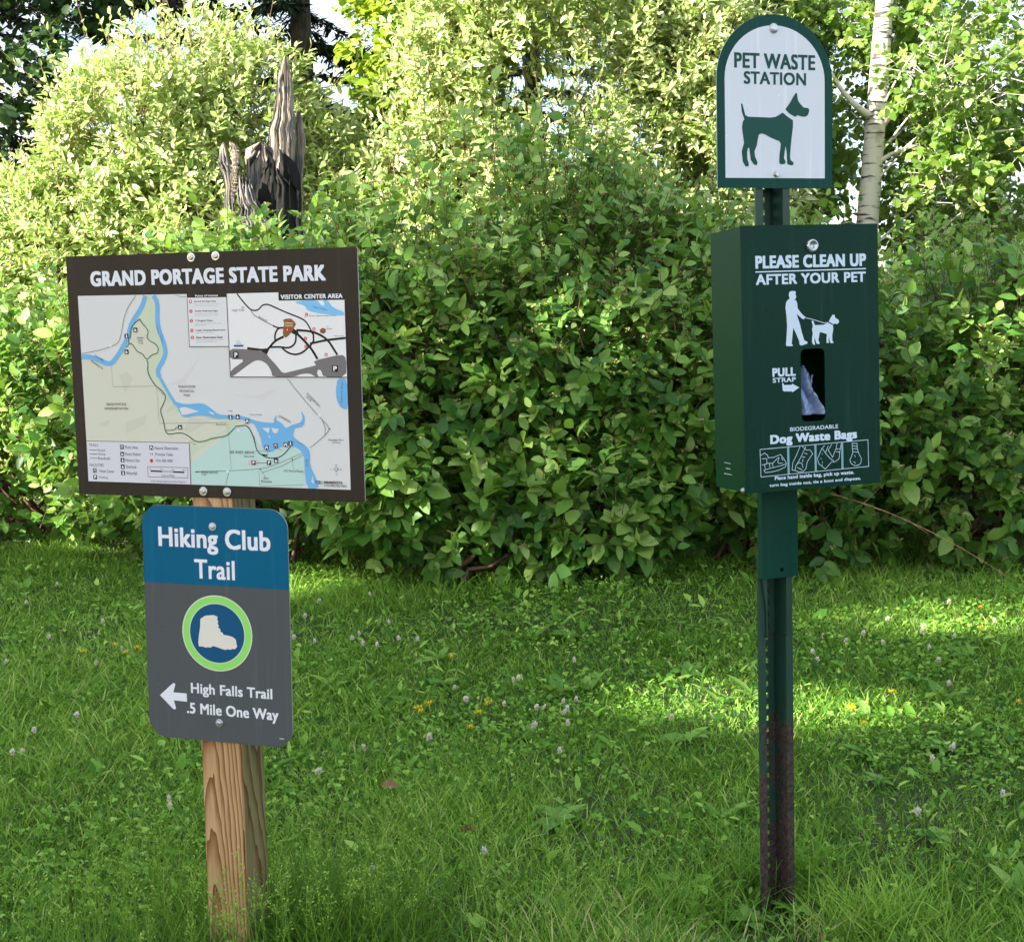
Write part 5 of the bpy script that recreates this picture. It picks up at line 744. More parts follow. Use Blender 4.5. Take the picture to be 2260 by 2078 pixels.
# wispy seeding grass in front of the signpost
sv_a, sv_b, sl_p = [], [], []
for cx, cy, n_ in ((-.50, 2.36, 40), (-.36, 2.50, 50), (-.85, 2.45, 50), (-.30, 2.75, 40), (-.7, 2.72, 25), (.05, 2.5, 25), (.9, 2.7, 20)):
    bx = np.stack([cx + rng.normal(size=n_) * .12, cy + rng.normal(size=n_) * .06, np.zeros(n_)], 1); hh = rng.uniform(.12, .25, n_)
    tp = bx + np.stack([rng.normal(size=n_) * .04, rng.normal(size=n_) * .03, hh], 1); sv_a.append(bx); sv_b.append(tp)
    for k in range(16):
        t = rng.uniform(.6, 1, n_)[:, None]; sl_p.append((bx + (tp - bx) * t, rng.normal(size=(n_, 3)) * [.5, .5, .3] + [0, 0, .5], (1.05 - t[:, 0]) * .05))
A0, B0 = np.concatenate(sv_a), np.concatenate(sv_b); V1, F1 = prisms(A0, B0, .0007, .0004)
pp = np.concatenate([q[0] for q in sl_p]); dd = nrm(np.concatenate([q[1] for q in sl_p])); rr_ = np.concatenate([q[2] for q in sl_p])
ends = pp + dd * rr_[:, None]; V2, F2 = prisms(pp, ends, .0003, .0003)
n_ = len(pp); V3, F3, _ = leaf_geo(ends, dd, nrm(rng.normal(size=(n_, 3))), rng.uniform(.004, .007, n_), np.full(n_, .25), np.zeros(n_), 'lance')
seed_t = np.concatenate([np.full(len(V1), .55), np.full(len(V2), .6), np.repeat(np.clip(.7 + .12 * rng.normal(size=n_), 0, .9), 6)])
o = np_mesh('seeding_grass', np.concatenate([V1, V2, V3]), [F1, F2 + len(V1), F3 + len(V1) + len(V2)], [grass_mat], None, seed_t); tag(o, 'wispy seed heads of uncut grass round the foot of the posts', kind='stuff')

# ------------------------------------------------------------------ clover flowers, yellow flowers, broad leaves
petal = foliage_mat('clover_petal', [(0, (.56, .46, .36)), (.4, (.74, .71, .62)), (1, (.80, .80, .74))], .25, (.8, .75, .65), .6, .2)
yel = foliage_mat('yellow_petal', [(0, (.80, .52, .01)), (1, (.88, .72, .04))], .25, (.9, .6, .05), .5, .3)
stem_m = mat('flower_stem', (.10, .17, .05), .6)
def flower_head(name, m, r, n_, seed):
    g = np.random.default_rng(seed); d = nrm(g.normal(size=(n_, 3)) + [0, 0, .35])
    P = d * r * .25; A = nrm(d + [0, 0, .25]); N = nrm(g.normal(size=(n_, 3)))
    V, F, t = leaf_geo(P, A, N, np.full(n_, r) * g.uniform(.6, 1.2, n_), np.full(n_, .2), np.clip(.35 + .55 * d[:, 2] + .15 * g.normal(size=n_), 0, 1), 'lance', -.05, .3)
    return V, F, t, m
def make_flower(name, label, cat, group, kind):
    root = empty(name, (0, 0, 0), label, cat, group)
    if kind == 'clover':
        V, F, t, m = flower_head('head', petal, .0115, 60, 2); V[:, 2] += .066
    else:
        Vs, Fs, ts, o_ = [], [], [], 0
        for k in range(4):
            V, F, t, m = flower_head('head', yel, .0085, 9, 20 + k); V += [.009 * math.cos(k * 1.7), .009 * math.sin(k * 1.7), .070 + .003 * (k % 2)]
            Vs.append(V); Fs.append(F + o_); ts.append(t); o_ += len(V)
        V, F, t = np.concatenate(Vs), np.concatenate(Fs), np.concatenate(ts)
    np_mesh('flower_head', V, [F], [m], root, t)
    SV, SF = tubes([(np.array([(0, 0, -.01), (.003, .002, .03), (0, 0, .068)]), np.array([.0011, .0009, .0008]))], 5); np_mesh('stem', SV, [SF], [stem_m], root)
    return root
def copy_thing(root, loc, rz, s, label=None):
    r = root.copy(); col.objects.link(r); r.location = loc; r.rotation_euler = (0, 0, rz); r.scale = (s, s, s)
    if label: r['label'] = label
    for ch in root.children:
        c = ch.copy(); col.objects.link(c); c.parent = r
    return r
cl0 = make_flower('clover_flower', 'small round white clover flower head standing in the green lawn', 'flower', 'white clover flowers in the lawn', 'clover')
WH = [p_ for k_, p_ in enumerate(WHITE_AT) if k_ % 4 != 3]
while len(WH) < 70:
    yy = rng.uniform(2.7, 6); xx = rng.uniform(-.4, .4) * yy; WH.append((xx, yy))
for k, (xx, yy) in enumerate(WH):
    o = cl0 if k == 0 else copy_thing(cl0, (0, 0, 0), 0, 1)
    o.location = (xx, yy, float(ground_z(xx, yy)) + rng.uniform(-.005, .012)); o.rotation_euler = (rng.normal() * .15, rng.normal() * .15, rng.uniform(0, 6)); s_ = rng.uniform(.45, .85); o.scale = (s_, s_, .92)
y0_ = make_flower('yellow_flower', 'small bright yellow flower cluster standing in the green lawn', 'flower', 'yellow flowers in the lawn', 'yellow')
for k, (xx, yy) in enumerate(YELLOW_AT):
    o = y0_ if k == 0 else copy_thing(y0_, (0, 0, 0), 0, 1)
    o.location = (xx, yy, float(ground_z(xx, yy))); o.rotation_euler = (0, 0, rng.uniform(0, 6)); s_ = rng.uniform(.6, 1.0); o.scale = (s_, s_, .95)

weed_m = foliage_mat('weed_leaf', [(0, (.09, .24, .035)), (.5, (.17, .34, .06)), (1, (.29, .45, .11))], .3, (.44, .72, .08), .5, .2)
def make_weed(name, label, seed, n_, L0, wd, up):
    g = np.random.default_rng(seed); az = np.arange(n_) * 2.4 + g.normal(size=n_) * .2; el = g.uniform(up * .5, up * 1.4, n_)
    A = np.stack([np.cos(az) * np.cos(el), np.sin(az) * np.cos(el), np.sin(el)], 1); N = np.stack([-np.cos(az) * np.sin(el), -np.sin(az) * np.sin(el), np.cos(el)], 1)
    V, F, t = leaf_geo(np.zeros((n_, 3)) + [0, 0, .012], A, N + g.normal(size=(n_, 3)) * .15, L0 * g.uniform(.6, 1.2, n_), np.full(n_, wd), np.clip(.5 + .25 * g.normal(size=n_), 0, 1), 'oval', .3, .25)
    o = np_mesh(name, V, [F], [weed_m], None, t); tag(o, label, 'weed', 'broad leaved weeds in the lawn'); return o
WL = 'low rosette of broad green leaves growing in the lawn'
weeds = [make_weed('broadleaf_weed', WL, s_, n_, l_, w_, u_) for s_, n_, l_, w_, u_ in ((1, 7, .085, .22, .45), (2, 5, .10, .17, .65), (3, 8, .07, .27, .4), (4, 4, .11, .18, .7), (5, 6, .08, .33, .45))]
wp = []
for k in range(95):
    yy = 2.45 + 4.1 * rng.random() ** 1.2; wp.append((rng.uniform(-.40, .40) * yy, yy))
for k, (xx, yy) in enumerate(wp):
    if k < 5: o = weeds[k]
    else: o = weeds[k % 5].copy(); col.objects.link(o)
    o.location = (xx, yy, float(ground_z(xx, yy)) + .01); o.rotation_euler = (rng.normal() * .1, rng.normal() * .1, rng.uniform(0, 6.28)); s_ = rng.uniform(.55, 1.1) * (.75 if yy < 3.2 else 1); o.scale = (s_, s_, s_)

dead_m = mat('dead_leaf', (.22, .11, .055), .8)
for k, (xx, yy, lb) in enumerate(((-.345, 3.30, 'curled brown dead leaf lying on the lawn behind the signpost'), (-.10, 2.98, 'reddish brown dead leaf lying mid lawn in the grass'))):
    V, F, t = leaf_geo(np.array([[0, 0, 0.]]), np.array([[1., .2, .2]]), np.array([[0, -.4, 1.]]), np.array([.045]), np.array([.3]), np.array([.5]), 'oval', .4, .7)
    o = np_mesh('dead_leaf', V, [F], [dead_m], None, None, True); o.location = (xx, yy, .05); o.rotation_euler = (.3, .2, k * 2.1); tag(o, lb, 'leaf', 'dead leaves on the lawn')

# ------------------------------------------------------------------ dogwood thicket in front
dog_leaf = foliage_mat('dogwood_leaf', [(0, (.036, .115, .022)), (.35, (.090, .225, .036)), (.65, (.175, .335, .056)), (1, (.31, .45, .12))], .30, (.46, .74, .06), .42, .4)
bud_m = foliage_mat('dogwood_bud', [(0, (.30, .30, .10)), (1, (.45, .42, .20))], .2, (.5, .5, .2), .7, .2)
twig_red = bark_mat('reddish_twig', (.07, .030, .022), (.16, .075, .05), (40, 40, 40), .7, .1)

def shrub(name, label, cat, base, mains, nsub, nshoots, K, SL, leaf, wid, lm, tm, seed, tmpl='oval', fr=.36, ang=1.0, upw=.8, droop=.15, tint0=.45, tvar=.25, shell=.5, buds=0, limb_r=.014, group=None, jit=.35, twig_r=.0022, inner=.25, zmin=.04, limb_n=22, bend=.18, sunb=0.0, hz=0.0, gap=.25, gapf=5.0, long=0):
    rng_ = np.random.default_rng(seed)
    root = empty(name, base, label, cat, group); off = np.array(base)
    lobes = sublobes(rng_, mains, nsub, fr)
    p, o = canopy(rng_, lobes, nshoots, shell, zmin=zmin)
    pi, oi = canopy(rng_, mains, int(nshoots * inner), .25, zmin=zmin); p, o = np.concatenate([p, pi]), np.concatenate([o, oi])
    kp = clumps(rng_, p, gapf) + rng_.normal(size=len(p)) * .12 > -.45 + gap; p, o = p[kp], o[kp]
    if long:
        lp, lo_ = canopy(rng_, lobes, long * 4, .85, zmin=zmin); k = lo_[:, 2] > .25; lp, lo_ = lp[k][:long], lo_[k][:long]
        p, o = np.concatenate([p, lp]), np.concatenate([o, lo_])
    SLv = np.full(len(p), SL)
    if long: SLv[-len(lp):] = SL * rng_.uniform(1.6, 2.8, len(lp))
    a, d, S = shoot_leaves(rng_, p, o, K, SLv, leaf, wid, ang, upw, droop, tmpl, jit, tint0, tvar, bend=bend, sunb=sunb, hz=hz)
    V, F, t = leaf_geo(*a, tmpl, bend)
    np_mesh('foliage', V - off, [F], [lm], root, t)
    if buds:
        k = rng_.random(len(p)) < buds; tip = (p + d * S[:, None])[k]; m = 14; n_ = len(tip)
        P = (tip[:, None] + rng_.normal(size=(n_, m, 3)) * [.012, .012, .004]).reshape(-1, 3); A = nrm(rng_.normal(size=(n_ * m, 3)) + [0, 0, 1.2])
        BV, BF, bt = leaf_geo(P, A, nrm(rng_.normal(size=(n_ * m, 3))), np.full(n_ * m, .011), np.full(n_ * m, .4), rng_.random(n_ * m), 'round')
        np_mesh('flower_buds', BV - off, [BF], [bud_m], root, bt)
    A0 = p - d * .06; B0 = p + d * S[:, None]
    TV, TF = prisms(A0, B0, twig_r, twig_r * .5)
    lob = np.array(lobes); ch = rng_.choice(len(lob), min(limb_n, len(lob)), False)
    PV, PF = tubes(limbs(rng_, (base[0], base[1], 0), lob[ch, :3] + rng_.normal(size=(len(ch), 3)) * .1, limb_r, 7), 5)
    np_mesh('branches', np.concatenate([TV, PV]) - off, [np.concatenate([TF, PF + len(TV)])], [tm], root)
    return root

DW = 'dogwood thicket behind the signs'
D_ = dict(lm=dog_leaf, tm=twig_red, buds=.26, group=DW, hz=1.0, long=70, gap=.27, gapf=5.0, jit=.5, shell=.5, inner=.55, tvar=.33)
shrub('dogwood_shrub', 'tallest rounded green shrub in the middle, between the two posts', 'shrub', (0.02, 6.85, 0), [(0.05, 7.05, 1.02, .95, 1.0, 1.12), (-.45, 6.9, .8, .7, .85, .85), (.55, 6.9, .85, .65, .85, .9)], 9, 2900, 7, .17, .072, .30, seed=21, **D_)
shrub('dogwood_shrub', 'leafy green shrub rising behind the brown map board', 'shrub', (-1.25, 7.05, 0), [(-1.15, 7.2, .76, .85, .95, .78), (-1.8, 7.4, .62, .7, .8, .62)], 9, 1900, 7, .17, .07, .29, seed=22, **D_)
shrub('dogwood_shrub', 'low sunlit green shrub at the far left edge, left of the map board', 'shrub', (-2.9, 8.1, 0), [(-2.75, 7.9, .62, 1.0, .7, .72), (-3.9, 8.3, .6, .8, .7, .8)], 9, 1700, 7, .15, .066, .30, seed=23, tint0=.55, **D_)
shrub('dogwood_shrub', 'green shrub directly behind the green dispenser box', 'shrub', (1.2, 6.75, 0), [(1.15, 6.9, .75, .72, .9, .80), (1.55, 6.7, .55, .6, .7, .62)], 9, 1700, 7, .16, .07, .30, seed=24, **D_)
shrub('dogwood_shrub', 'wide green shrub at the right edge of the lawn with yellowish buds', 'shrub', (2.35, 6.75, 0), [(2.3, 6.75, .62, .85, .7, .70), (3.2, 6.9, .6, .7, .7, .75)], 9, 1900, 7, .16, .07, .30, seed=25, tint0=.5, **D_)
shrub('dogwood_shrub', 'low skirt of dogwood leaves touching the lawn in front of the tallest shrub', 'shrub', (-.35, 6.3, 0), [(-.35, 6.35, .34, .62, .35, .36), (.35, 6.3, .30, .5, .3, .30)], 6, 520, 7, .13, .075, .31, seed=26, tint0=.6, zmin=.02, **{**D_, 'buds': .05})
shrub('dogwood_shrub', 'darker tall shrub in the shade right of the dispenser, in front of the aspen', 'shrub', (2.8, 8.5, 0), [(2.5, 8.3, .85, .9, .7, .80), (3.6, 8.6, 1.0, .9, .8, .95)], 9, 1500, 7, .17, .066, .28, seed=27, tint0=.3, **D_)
# long bare shoot arching out of the right-hand shrub
br = empty('bare_branch', (1.30, 6.15, .0), 'thin bare brown branch arching out of the right shrub down to the lawn', 'branch')
t = np.linspace(0, 1, 12)[:, None]; pa, pb, pcx = np.array([1.12, 6.25, .42]), np.array([1.6, 5.95, .42]), np.array([2.12, 5.75, .05])
Pm = (1 - t) ** 2 * pa + 2 * t * (1 - t) * pb + t ** 2 * pcx
TV, TF = tubes([(Pm, np.linspace(.0042, .0015, 12)), (np.array([Pm[5], Pm[5] + [.08, -.03, .09]]), np.array([.002, .0008])), (np.array([Pm[7], Pm[7] + [.07, -.05, -.05]]), np.array([.002, .0008]))], 6)
np_mesh('shoot', TV - np.array([1.30, 6.15, 0]), [TF], [bark_mat('dry_branch', (.16, .09, .05), (.33, .22, .13), (60, 60, 60), .8, .2)], br)

# ------------------------------------------------------------------ broken dead trunk
snag_m = bpy.data.materials.new('weathered_dead_wood'); snag_m.use_nodes = True
nt, b = nodes(snag_m); n = nt.nodes; L = nt.links.new
tc = n.new('ShaderNodeTexCoord'); mp = n.new('ShaderNodeMapping'); mp.inputs['Scale'].default_value = (95, 60, 4.0)
no = n.new('ShaderNodeTexNoise'); no.inputs['Scale'].default_value = 1; no.inputs['Detail'].default_value = 5; no.inputs['Distortion'].default_value = .6
cr = n.new('ShaderNodeValToRGB'); e = cr.color_ramp.elements; e[0].position = .30; e[0].color = (.085, .075, .066, 1); e[1].position = .64; e[1].color = (.38, .35, .31, 1)
q = e.new(.47); q.color = (.23, .215, .205, 1)
n2 = n.new('ShaderNodeTexNoise'); n2.inputs['Scale'].default_value = 5
c2 = n.new('ShaderNodeValToRGB'); c2.color_ramp.elements[0].color = (.55, .58, .64, 1); c2.color_ramp.elements[1].color = (1.05, .95, .82, 1); c2.color_ramp.elements[0].position = .42; c2.color_ramp.elements[1].position = .6
mx = n.new('ShaderNodeMix'); mx.data_type = 'RGBA'; mx.blend_type = 'MULTIPLY'; mx.inputs[0].default_value = 1
bu = n.new('ShaderNodeBump'); bu.inputs['Strength'].default_value = .6; bu.inputs['Distance'].default_value = .008
L(tc.outputs['Object'], mp.inputs[0]); L(mp.outputs[0], no.inputs['Vector']); L(no.outputs[0], cr.inputs[0]); L(tc.outputs['Object'], n2.inputs['Vector']); L(n2.outputs[0], c2.inputs[0])
L(cr.outputs[0], mx.inputs[6]); L(c2.outputs[0], mx.inputs[7]); L(mx.outputs[2], b.inputs['Base Color']); L(no.outputs[0], bu.inputs['Height']); L(bu.outputs[0], b.inputs['Normal']); b.inputs['Roughness'].default_value = .9
hollow_m = bark_mat('hollow_shade_black', (.0012, .0012, .0012), (.006, .005, .0045), (30, 30, 10), .9, .5)  # near-black colour stands in for the shade inside the trunk's hollow
SB = np.array([-1.5, 8.5, 0])
snag = empty('dead_tree_trunk', SB, 'broken grey dead tree trunk with one tall pointed splinter and a hollow painted black for its shade', 'dead tree')
def splinter(name, rows, y0, th, seed, m, curve=.25, amp=.018, base=True):
    g = np.random.default_rng(seed); rows = np.array(rows)
    if base: rows = np.concatenate([rows, [[0, rows[-1, 1] - .05, rows[-1, 2] + .05]]])
    zz = np.linspace(rows[0, 0], rows[-1, 0], 46); xl = np.interp(-zz, -rows[:, 0], rows[:, 1]); xr = np.interp(-zz, -rows[:, 0], rows[:, 2])
    nu = 33; u = np.linspace(0, 1, nu); ridge = g.normal(size=nu); ridge2 = g.normal(size=nu)
    k = np.sin(zz * 9 + seed)[:, None] * .5 + .5; rd = (ridge[None] * k + ridge2[None] * (1 - k)) * amp * .45 + g.normal(size=(46, nu)) * amp * .22 + np.sign(np.sin(u * 19 + np.sin(zz * 6)[:, None]))[:, :] * amp * .22
    Wd = (xr - xl)[:, None]; jag = g.normal(size=(46, 1)) * .004
    X = xl[:, None] + Wd * u[None] + jag; Yf = y0 + curve * Wd * (2 * u[None] - 1) ** 2 + rd * np.minimum(1, Wd / .08); Z = np.repeat(zz[:, None], nu, 1) + g.normal(size=nu)[None] * np.maximum(0, .05 - np.arange(46) * .012)[:, None] * np.clip(Wd / .12, .1, 1)
    Fr = np.stack([X, Yf, Z], -1); Bk = np.stack([X, Yf + th * np.minimum(1, Wd / .06), Z], -1)
    V = np.concatenate([Fr.reshape(-1, 3), Bk.reshape(-1, 3)]) - SB; N0 = 46 * nu
    i = (np.arange(45)[:, None] * nu + np.arange(nu - 1)[None]).ravel(); F = [np.stack([i, i + nu, i + nu + 1, i + 1], 1), np.stack([i, i + 1, i + nu + 1, i + nu], 1) + N0]
    j = np.arange(45) * nu; F.append(np.stack([j, j + N0, j + nu + N0, j + nu], 1)); j = j + nu - 1; F.append(np.stack([j, j + nu, j + nu + N0, j + N0], 1))
    j = np.arange(nu - 1); F.append(np.stack([j, j + 1, j + 1 + N0, j + N0], 1))
    np_mesh(name, V, F, [m], snag)
SL_ = {
'spire': (8.62, [(2.816,-1.344,-1.340),(2.776,-1.364,-1.329),(2.715,-1.391,-1.321),(2.647,-1.409,-1.314),(2.559,-1.417,-1.315),(2.477,-1.429,-1.310),(2.450,-1.449,-1.304),(2.375,-1.461,-1.313),(2.286,-1.478,-1.317),(2.204,-1.468,-1.328),(2.101,-1.514,-1.325),(1.929,-1.578,-1.317),(1.581,-1.614,-1.310)]),
'right': (8.75, [(2.501,-1.308,-1.287),(2.467,-1.324,-1.281),(2.425,-1.329,-1.279),(2.356,-1.334,-1.268),(2.252,-1.350,-1.274),(2.147,-1.354,-1.290),(2.007,-1.356,-1.299),(1.584,-1.416,-1.301)]),
'prong_a': (8.52, [(2.285,-1.739,-1.729),(2.247,-1.752,-1.708),(2.200,-1.764,-1.696),(2.131,-1.755,-1.682),(2.063,-1.725,-1.678),(1.927,-1.736,-1.684),(1.789,-1.736,-1.690),(1.583,-1.745,-1.686)]),
'prong_b': (8.50, [(2.288,-1.680,-1.670),(2.264,-1.683,-1.634),(2.196,-1.679,-1.634),(2.094,-1.680,-1.644),(2.026,-1.686,-1.655),(1.924,-1.694,-1.673)]),
'mid': (8.60, [(2.283,-1.531,-1.482),(2.252,-1.616,-1.448),(2.205,-1.629,-1.447),(2.150,-1.629,-1.453),(2.101,-1.609,-1.455),(2.033,-1.626,-1.485),(1.861,-1.633,-1.493)]),
'low': (8.40, [(2.019,-1.634,-1.550),(1.982,-1.634,-1.541),(1.948,-1.628,-1.522),(1.860,-1.618,-1.498),(1.778,-1.619,-1.433),(1.573,-1.648,-1.290)]),
'cavity': (8.48, [(2.124,-1.460,-1.350),(2.094,-1.496,-1.289),(2.053,-1.525,-1.270),(1.965,-1.543,-1.267),(1.575,-1.567,-1.275)]),
}
for k, (nm, (yy, rows)) in enumerate(SL_.items()):
    splinter('hollow_shade_sheet' if nm == 'cavity' else 'splinter', rows, yy, .05, 40 + k, hollow_m if nm == 'cavity' else snag_m, .2, .010 if 'prong' in nm else .014, nm not in ('rim', 'prong_b'))

# ------------------------------------------------------------------ sunlit willows, aspens, spruces behind
wil_leaf = foliage_mat('willow_leaf', [(0, (.16, .25, .05)), (.4, (.30, .42, .11)), (.75, (.47, .56, .24)), (1, (.58, .64, .36))], .36, (.58, .76, .14), .36, .55)
map_leaf = foliage_mat('maple_leaf', [(0, (.13, .24, .015)), (.5, (.23, .35, .02)), (1, (.36, .46, .035))], .38, (.40, .52, .04), .45, .45)
asp_leaf = foliage_mat('aspen_leaf', [(0, (.06, .14, .022)), (.5, (.14, .26, .035)), (1, (.28, .38, .09))], .38, (.46, .66, .06), .38, .5)
dark_leaf = foliage_mat('dark_maple_leaf', [(0, (.018, .05, .015)), (1, (.05, .11, .025))], .25, (.16, .3, .04), .5, .4)
spruce_leaf = foliage_mat('spruce_needle', [(0, (.008, .020, .010)), (1, (.028, .048, .020))], .08, (.05, .1, .03), .6, .3)
twig_tan = bark_mat('pale_willow_twig', (.18, .12, .07), (.36, .26, .16), (30, 30, 10), .8, .1)
twig_dk = bark_mat('dark_twig', (.035, .028, .02), (.09, .07, .05), (30, 30, 10), .9, .2)
W_ = dict(tmpl='lance', lm=wil_leaf, tm=twig_tan, ang=.95, upw=.45, droop=.05, shell=.6, jit=.65, sunb=.8, inner=.2, gap=.14, gapf=5.0, long=120, twig_r=.0028, limb_r=.022)
shrub('willow_bush', 'large pale sunlit willow bush on the left behind the dead trunk', 'bush', (-2.4, 10.2, 0), [(-2.3, 10.2, 1.7, 1.05, 1.0, 1.6), (-3.6, 10.4, 1.1, 1.1, .9, 1.15), (-1.5, 10.4, 1.3, .8, .8, 1.3)], 16, 7600, 10, .22, .060, .23, seed=31, tint0=.55, fr=.30, limb_n=34, **W_)
shrub('willow_bush', 'tall pale sunlit willow bush in the centre, behind the tallest dogwood', 'bush', (.4, 10.4, 0), [(.55, 10.4, 2.2, 1.2, 1.0, 2.3), (1.3, 10.6, 1.7, .9, .9, 1.8), (-.45, 10.3, 1.5, .75, .8, 1.05)], 16, 8600, 10, .24, .064, .20, seed=32, tint0=.62, fr=.30, limb_n=30, **W_)

def tree(name, label, base, top, r0, lobes, nshoots, K, SL, leaf, wid, lm, bm_, seed, tmpl='heart', group=None, bends=.1, ang=1.0, droop=.3, upw=.3, tint0=.5, tvar=.28, shell=.3, nsub=8, fr=.35, back=.5, limb_r=.010, jit=.6, limb_list=None, cat='tree', clear=None):
    rng_ = np.random.default_rng(seed); root = empty(name, base, label, cat, group); off = np.array(base, float)
    t = np.linspace(0, 1, 14)[:, None]; top = np.array(top, float)
    P = off * (1 - t) + top * t + np.sin(t * 5 + seed) * [bends * .3, 0, 0] * t
    P = P - [0, 0, .1] * (1 - t)
    TV, TF = tubes([(P, r0 * (1 - .55 * t[:, 0]))], 14); np_mesh('trunk', TV - off, [TF], [bm_], root, None, True)
    lob = sublobes(rng_, lobes, nsub, fr, up=False)
    polys = []
    for l in lob[:9]:
        tgt = np.array(l[:3]); zt = np.clip(tgt[2] - .5 - .3 * abs(tgt[0] - off[0]), off[2] + .3, top[2] - .1); s_ = (zt - off[2]) / (top[2] - off[2]); b0_ = off * (1 - s_) + top * s_
        q_ = np.linspace(0, 1, 7)[:, None]; mid = (b0_ + tgt) / 2 + [0, 0, .15] + rng_.normal(size=3) * .08
        polys.append(((1 - q_) ** 2 * b0_ + 2 * q_ * (1 - q_) * mid + q_ ** 2 * tgt, limb_r * (1 - .85 * q_[:, 0])))
    for pl, r_ in (limb_list or []): polys.append((smooth3(pl), np.linspace(r_, r_ * .25, len(smooth3(pl)))))
    p, o = canopy(rng_, lob, nshoots, shell, back)
    kp = clumps(rng_, p, 4.0) + rng_.normal(size=len(p)) * .12 > -.22
    if clear:
        f_ = np.clip((p[:, 2] - off[2]) / (top[2] - off[2]), 0, 1); tx = off[0] + (top[0] - off[0]) * f_
        kp &= ~((p[:, 1] < off[1] + .1) & (np.abs(p[:, 0] - tx + .04) < .30) & ((p[:, 2] > clear[1]) | (p[:, 2] < clear[0])))
    p, o = p[kp], o[kp]
    a, d, S = shoot_leaves(rng_, p, o, K, SL, leaf, wid, ang, upw, droop, tmpl, jit, tint0, tvar, sunb=.5)
    V, F, tt = leaf_geo(*a, tmpl); np_mesh('crown', V - off, [F], [lm], root, tt)
    V1, F1 = tubes(polys, 6); V2, F2 = prisms(p - d * .12, p + d * S[:, None], .003, .0015)
    np_mesh('limbs', np.concatenate([V1, V2]) - off, [np.concatenate([F1, F2 + len(V1)])], [bm_], root, None, True)
    return root
def smooth3(P):
    P = np.array(P, float)
    for _ in range(2):
        Q = [P[0]]
        for a, b in zip(P[:-1], P[1:]): Q += [a * .75 + b * .25, a * .25 + b * .75]
        P = np.array(Q + [P[-1]])
    return P

aspen_bark = bpy.data.materials.new('aspen_bark'); aspen_bark.use_nodes = True
nt, b = nodes(aspen_bark); n = nt.nodes; L = nt.links.new
tc = n.new('ShaderNodeTexCoord'); mp = n.new('ShaderNodeMapping'); mp.inputs['Scale'].default_value = (7, 7, 42)
no = n.new('ShaderNodeTexNoise'); no.inputs['Scale'].default_value = 1; no.inputs['Detail'].default_value = 4
cr = n.new('ShaderNodeValToRGB'); e = cr.color_ramp.elements; e[0].position = .35; e[0].color = (.05, .045, .04, 1); e[1].position = .45; e[1].color = (.66, .62, .54, 1)
vo = n.new('ShaderNodeTexNoise'); vo.inputs['Scale'].default_value = 4.5; vo.inputs['Detail'].default_value = 3
cv = n.new('ShaderNodeValToRGB'); cv.color_ramp.elements[0].color = (.12, .10, .09, 1); cv.color_ramp.elements[1].color = (1, 1, 1, 1); cv.color_ramp.elements[0].position = .30; cv.color_ramp.elements[1].position = .40
mx = n.new('ShaderNodeMix'); mx.data_type = 'RGBA'; mx.blend_type = 'MULTIPLY'; mx.inputs[0].default_value = .8
L(tc.outputs['Object'], mp.inputs[0]); L(mp.outputs[0], no.inputs['Vector']); L(no.outputs[0], cr.inputs[0]); L(tc.outputs['Object'], vo.inputs['Vector']); L(vo.outputs[0], cv.inputs[0])
L(cr.outputs[0], mx.inputs[6]); L(cv.outputs[0], mx.inputs[7]); L(mx.outputs[2], b.inputs['Base Color']); b.inputs['Roughness'].default_value = .7

A_ = dict(lm=asp_leaf, bm_=aspen_bark, clear=(2.55, 2.9))
tree('aspen_tree', 'white barked aspen tree rising behind the dispenser box on the right', (2.58, 10.5, 0), (3.02, 10.5, 5.2), .104,
     [(3.9, 10.9, 3.2, 1.1, .9, 1.0), (2.6, 11.4, 2.9, .9, .5, .9), (3.9, 10.6, 2.2, .9, .8, .5), (3.4, 10.1, 2.85, .55, .4, .35)], 3600, 8, .26, .056, .47, seed=51,
     limb_list=[([(2.80, 10.5, 2.62), (2.68, 10.42, 2.66), (2.52, 10.38, 2.80), (2.42, 10.35, 2.95)], .035), ([(2.82, 10.5, 2.55), (2.95, 10.42, 2.72), (3.15, 10.4, 2.78), (3.5, 10.4, 2.82)], .045), ([(2.76, 10.5, 2.25), (2.95, 10.4, 2.38), (3.4, 10.35, 2.46), (4.1, 10.3, 2.52)], .022)], **A_)
tree('aspen_tree', 'slender aspen tree behind the arched dog sign', (1.75, 12.6, 0), (1.8, 12.6, 5.6), .09, [(1.8, 12.4, 3.6, .9, .8, 1.0), (2.3, 12.5, 2.6, .9, .8, .7)], 1500, 8, .26, .055, .47, seed=52, **A_)
tree('aspen_tree', 'leafy aspen tree at the far right edge of the photo', (4.8, 12.0, 0), (4.9, 12.0, 5.6), .11, [(4.6, 11.8, 2.8, 1.2, 1.0, 1.1), (4.9, 11.9, 4.2, 1.2, 1.0, 1.0), (4.0, 12.2, 1.7, 1.0, .8, .6)], 1700, 8, .26, .056, .47, seed=53, **A_)
tree('maple_tree', 'bright yellow green maple sapling between the dead trunk and the central willow', (-.75, 11.3, 0), (-.6, 11.3, 4.8), .06, [(-.55, 11.1, 3.3, .60, .6, .8), (-.62, 11.2, 2.6, .5, .55, .5), (-.25, 11.3, 4.1, .7, .6, .7)], 1500, 8, .22, .07, .42, map_leaf, twig_dk, 54, shell=.4)
tree('maple_tree', 'dark leaved maple tree standing behind the left willow bush', (-4.9, 12.2, 0), (-4.7, 12.2, 6.0), .13, [(-4.7, 12.0, 3.3, 1.0, .9, 1.4), (-4.3, 12.2, 4.7, 1.2, 1.0, .8), (-3.6, 12.6, 4.3, .7, .6, .45)], 1500, 8, .26, .075, .42, dark_leaf, twig_dk, 55)

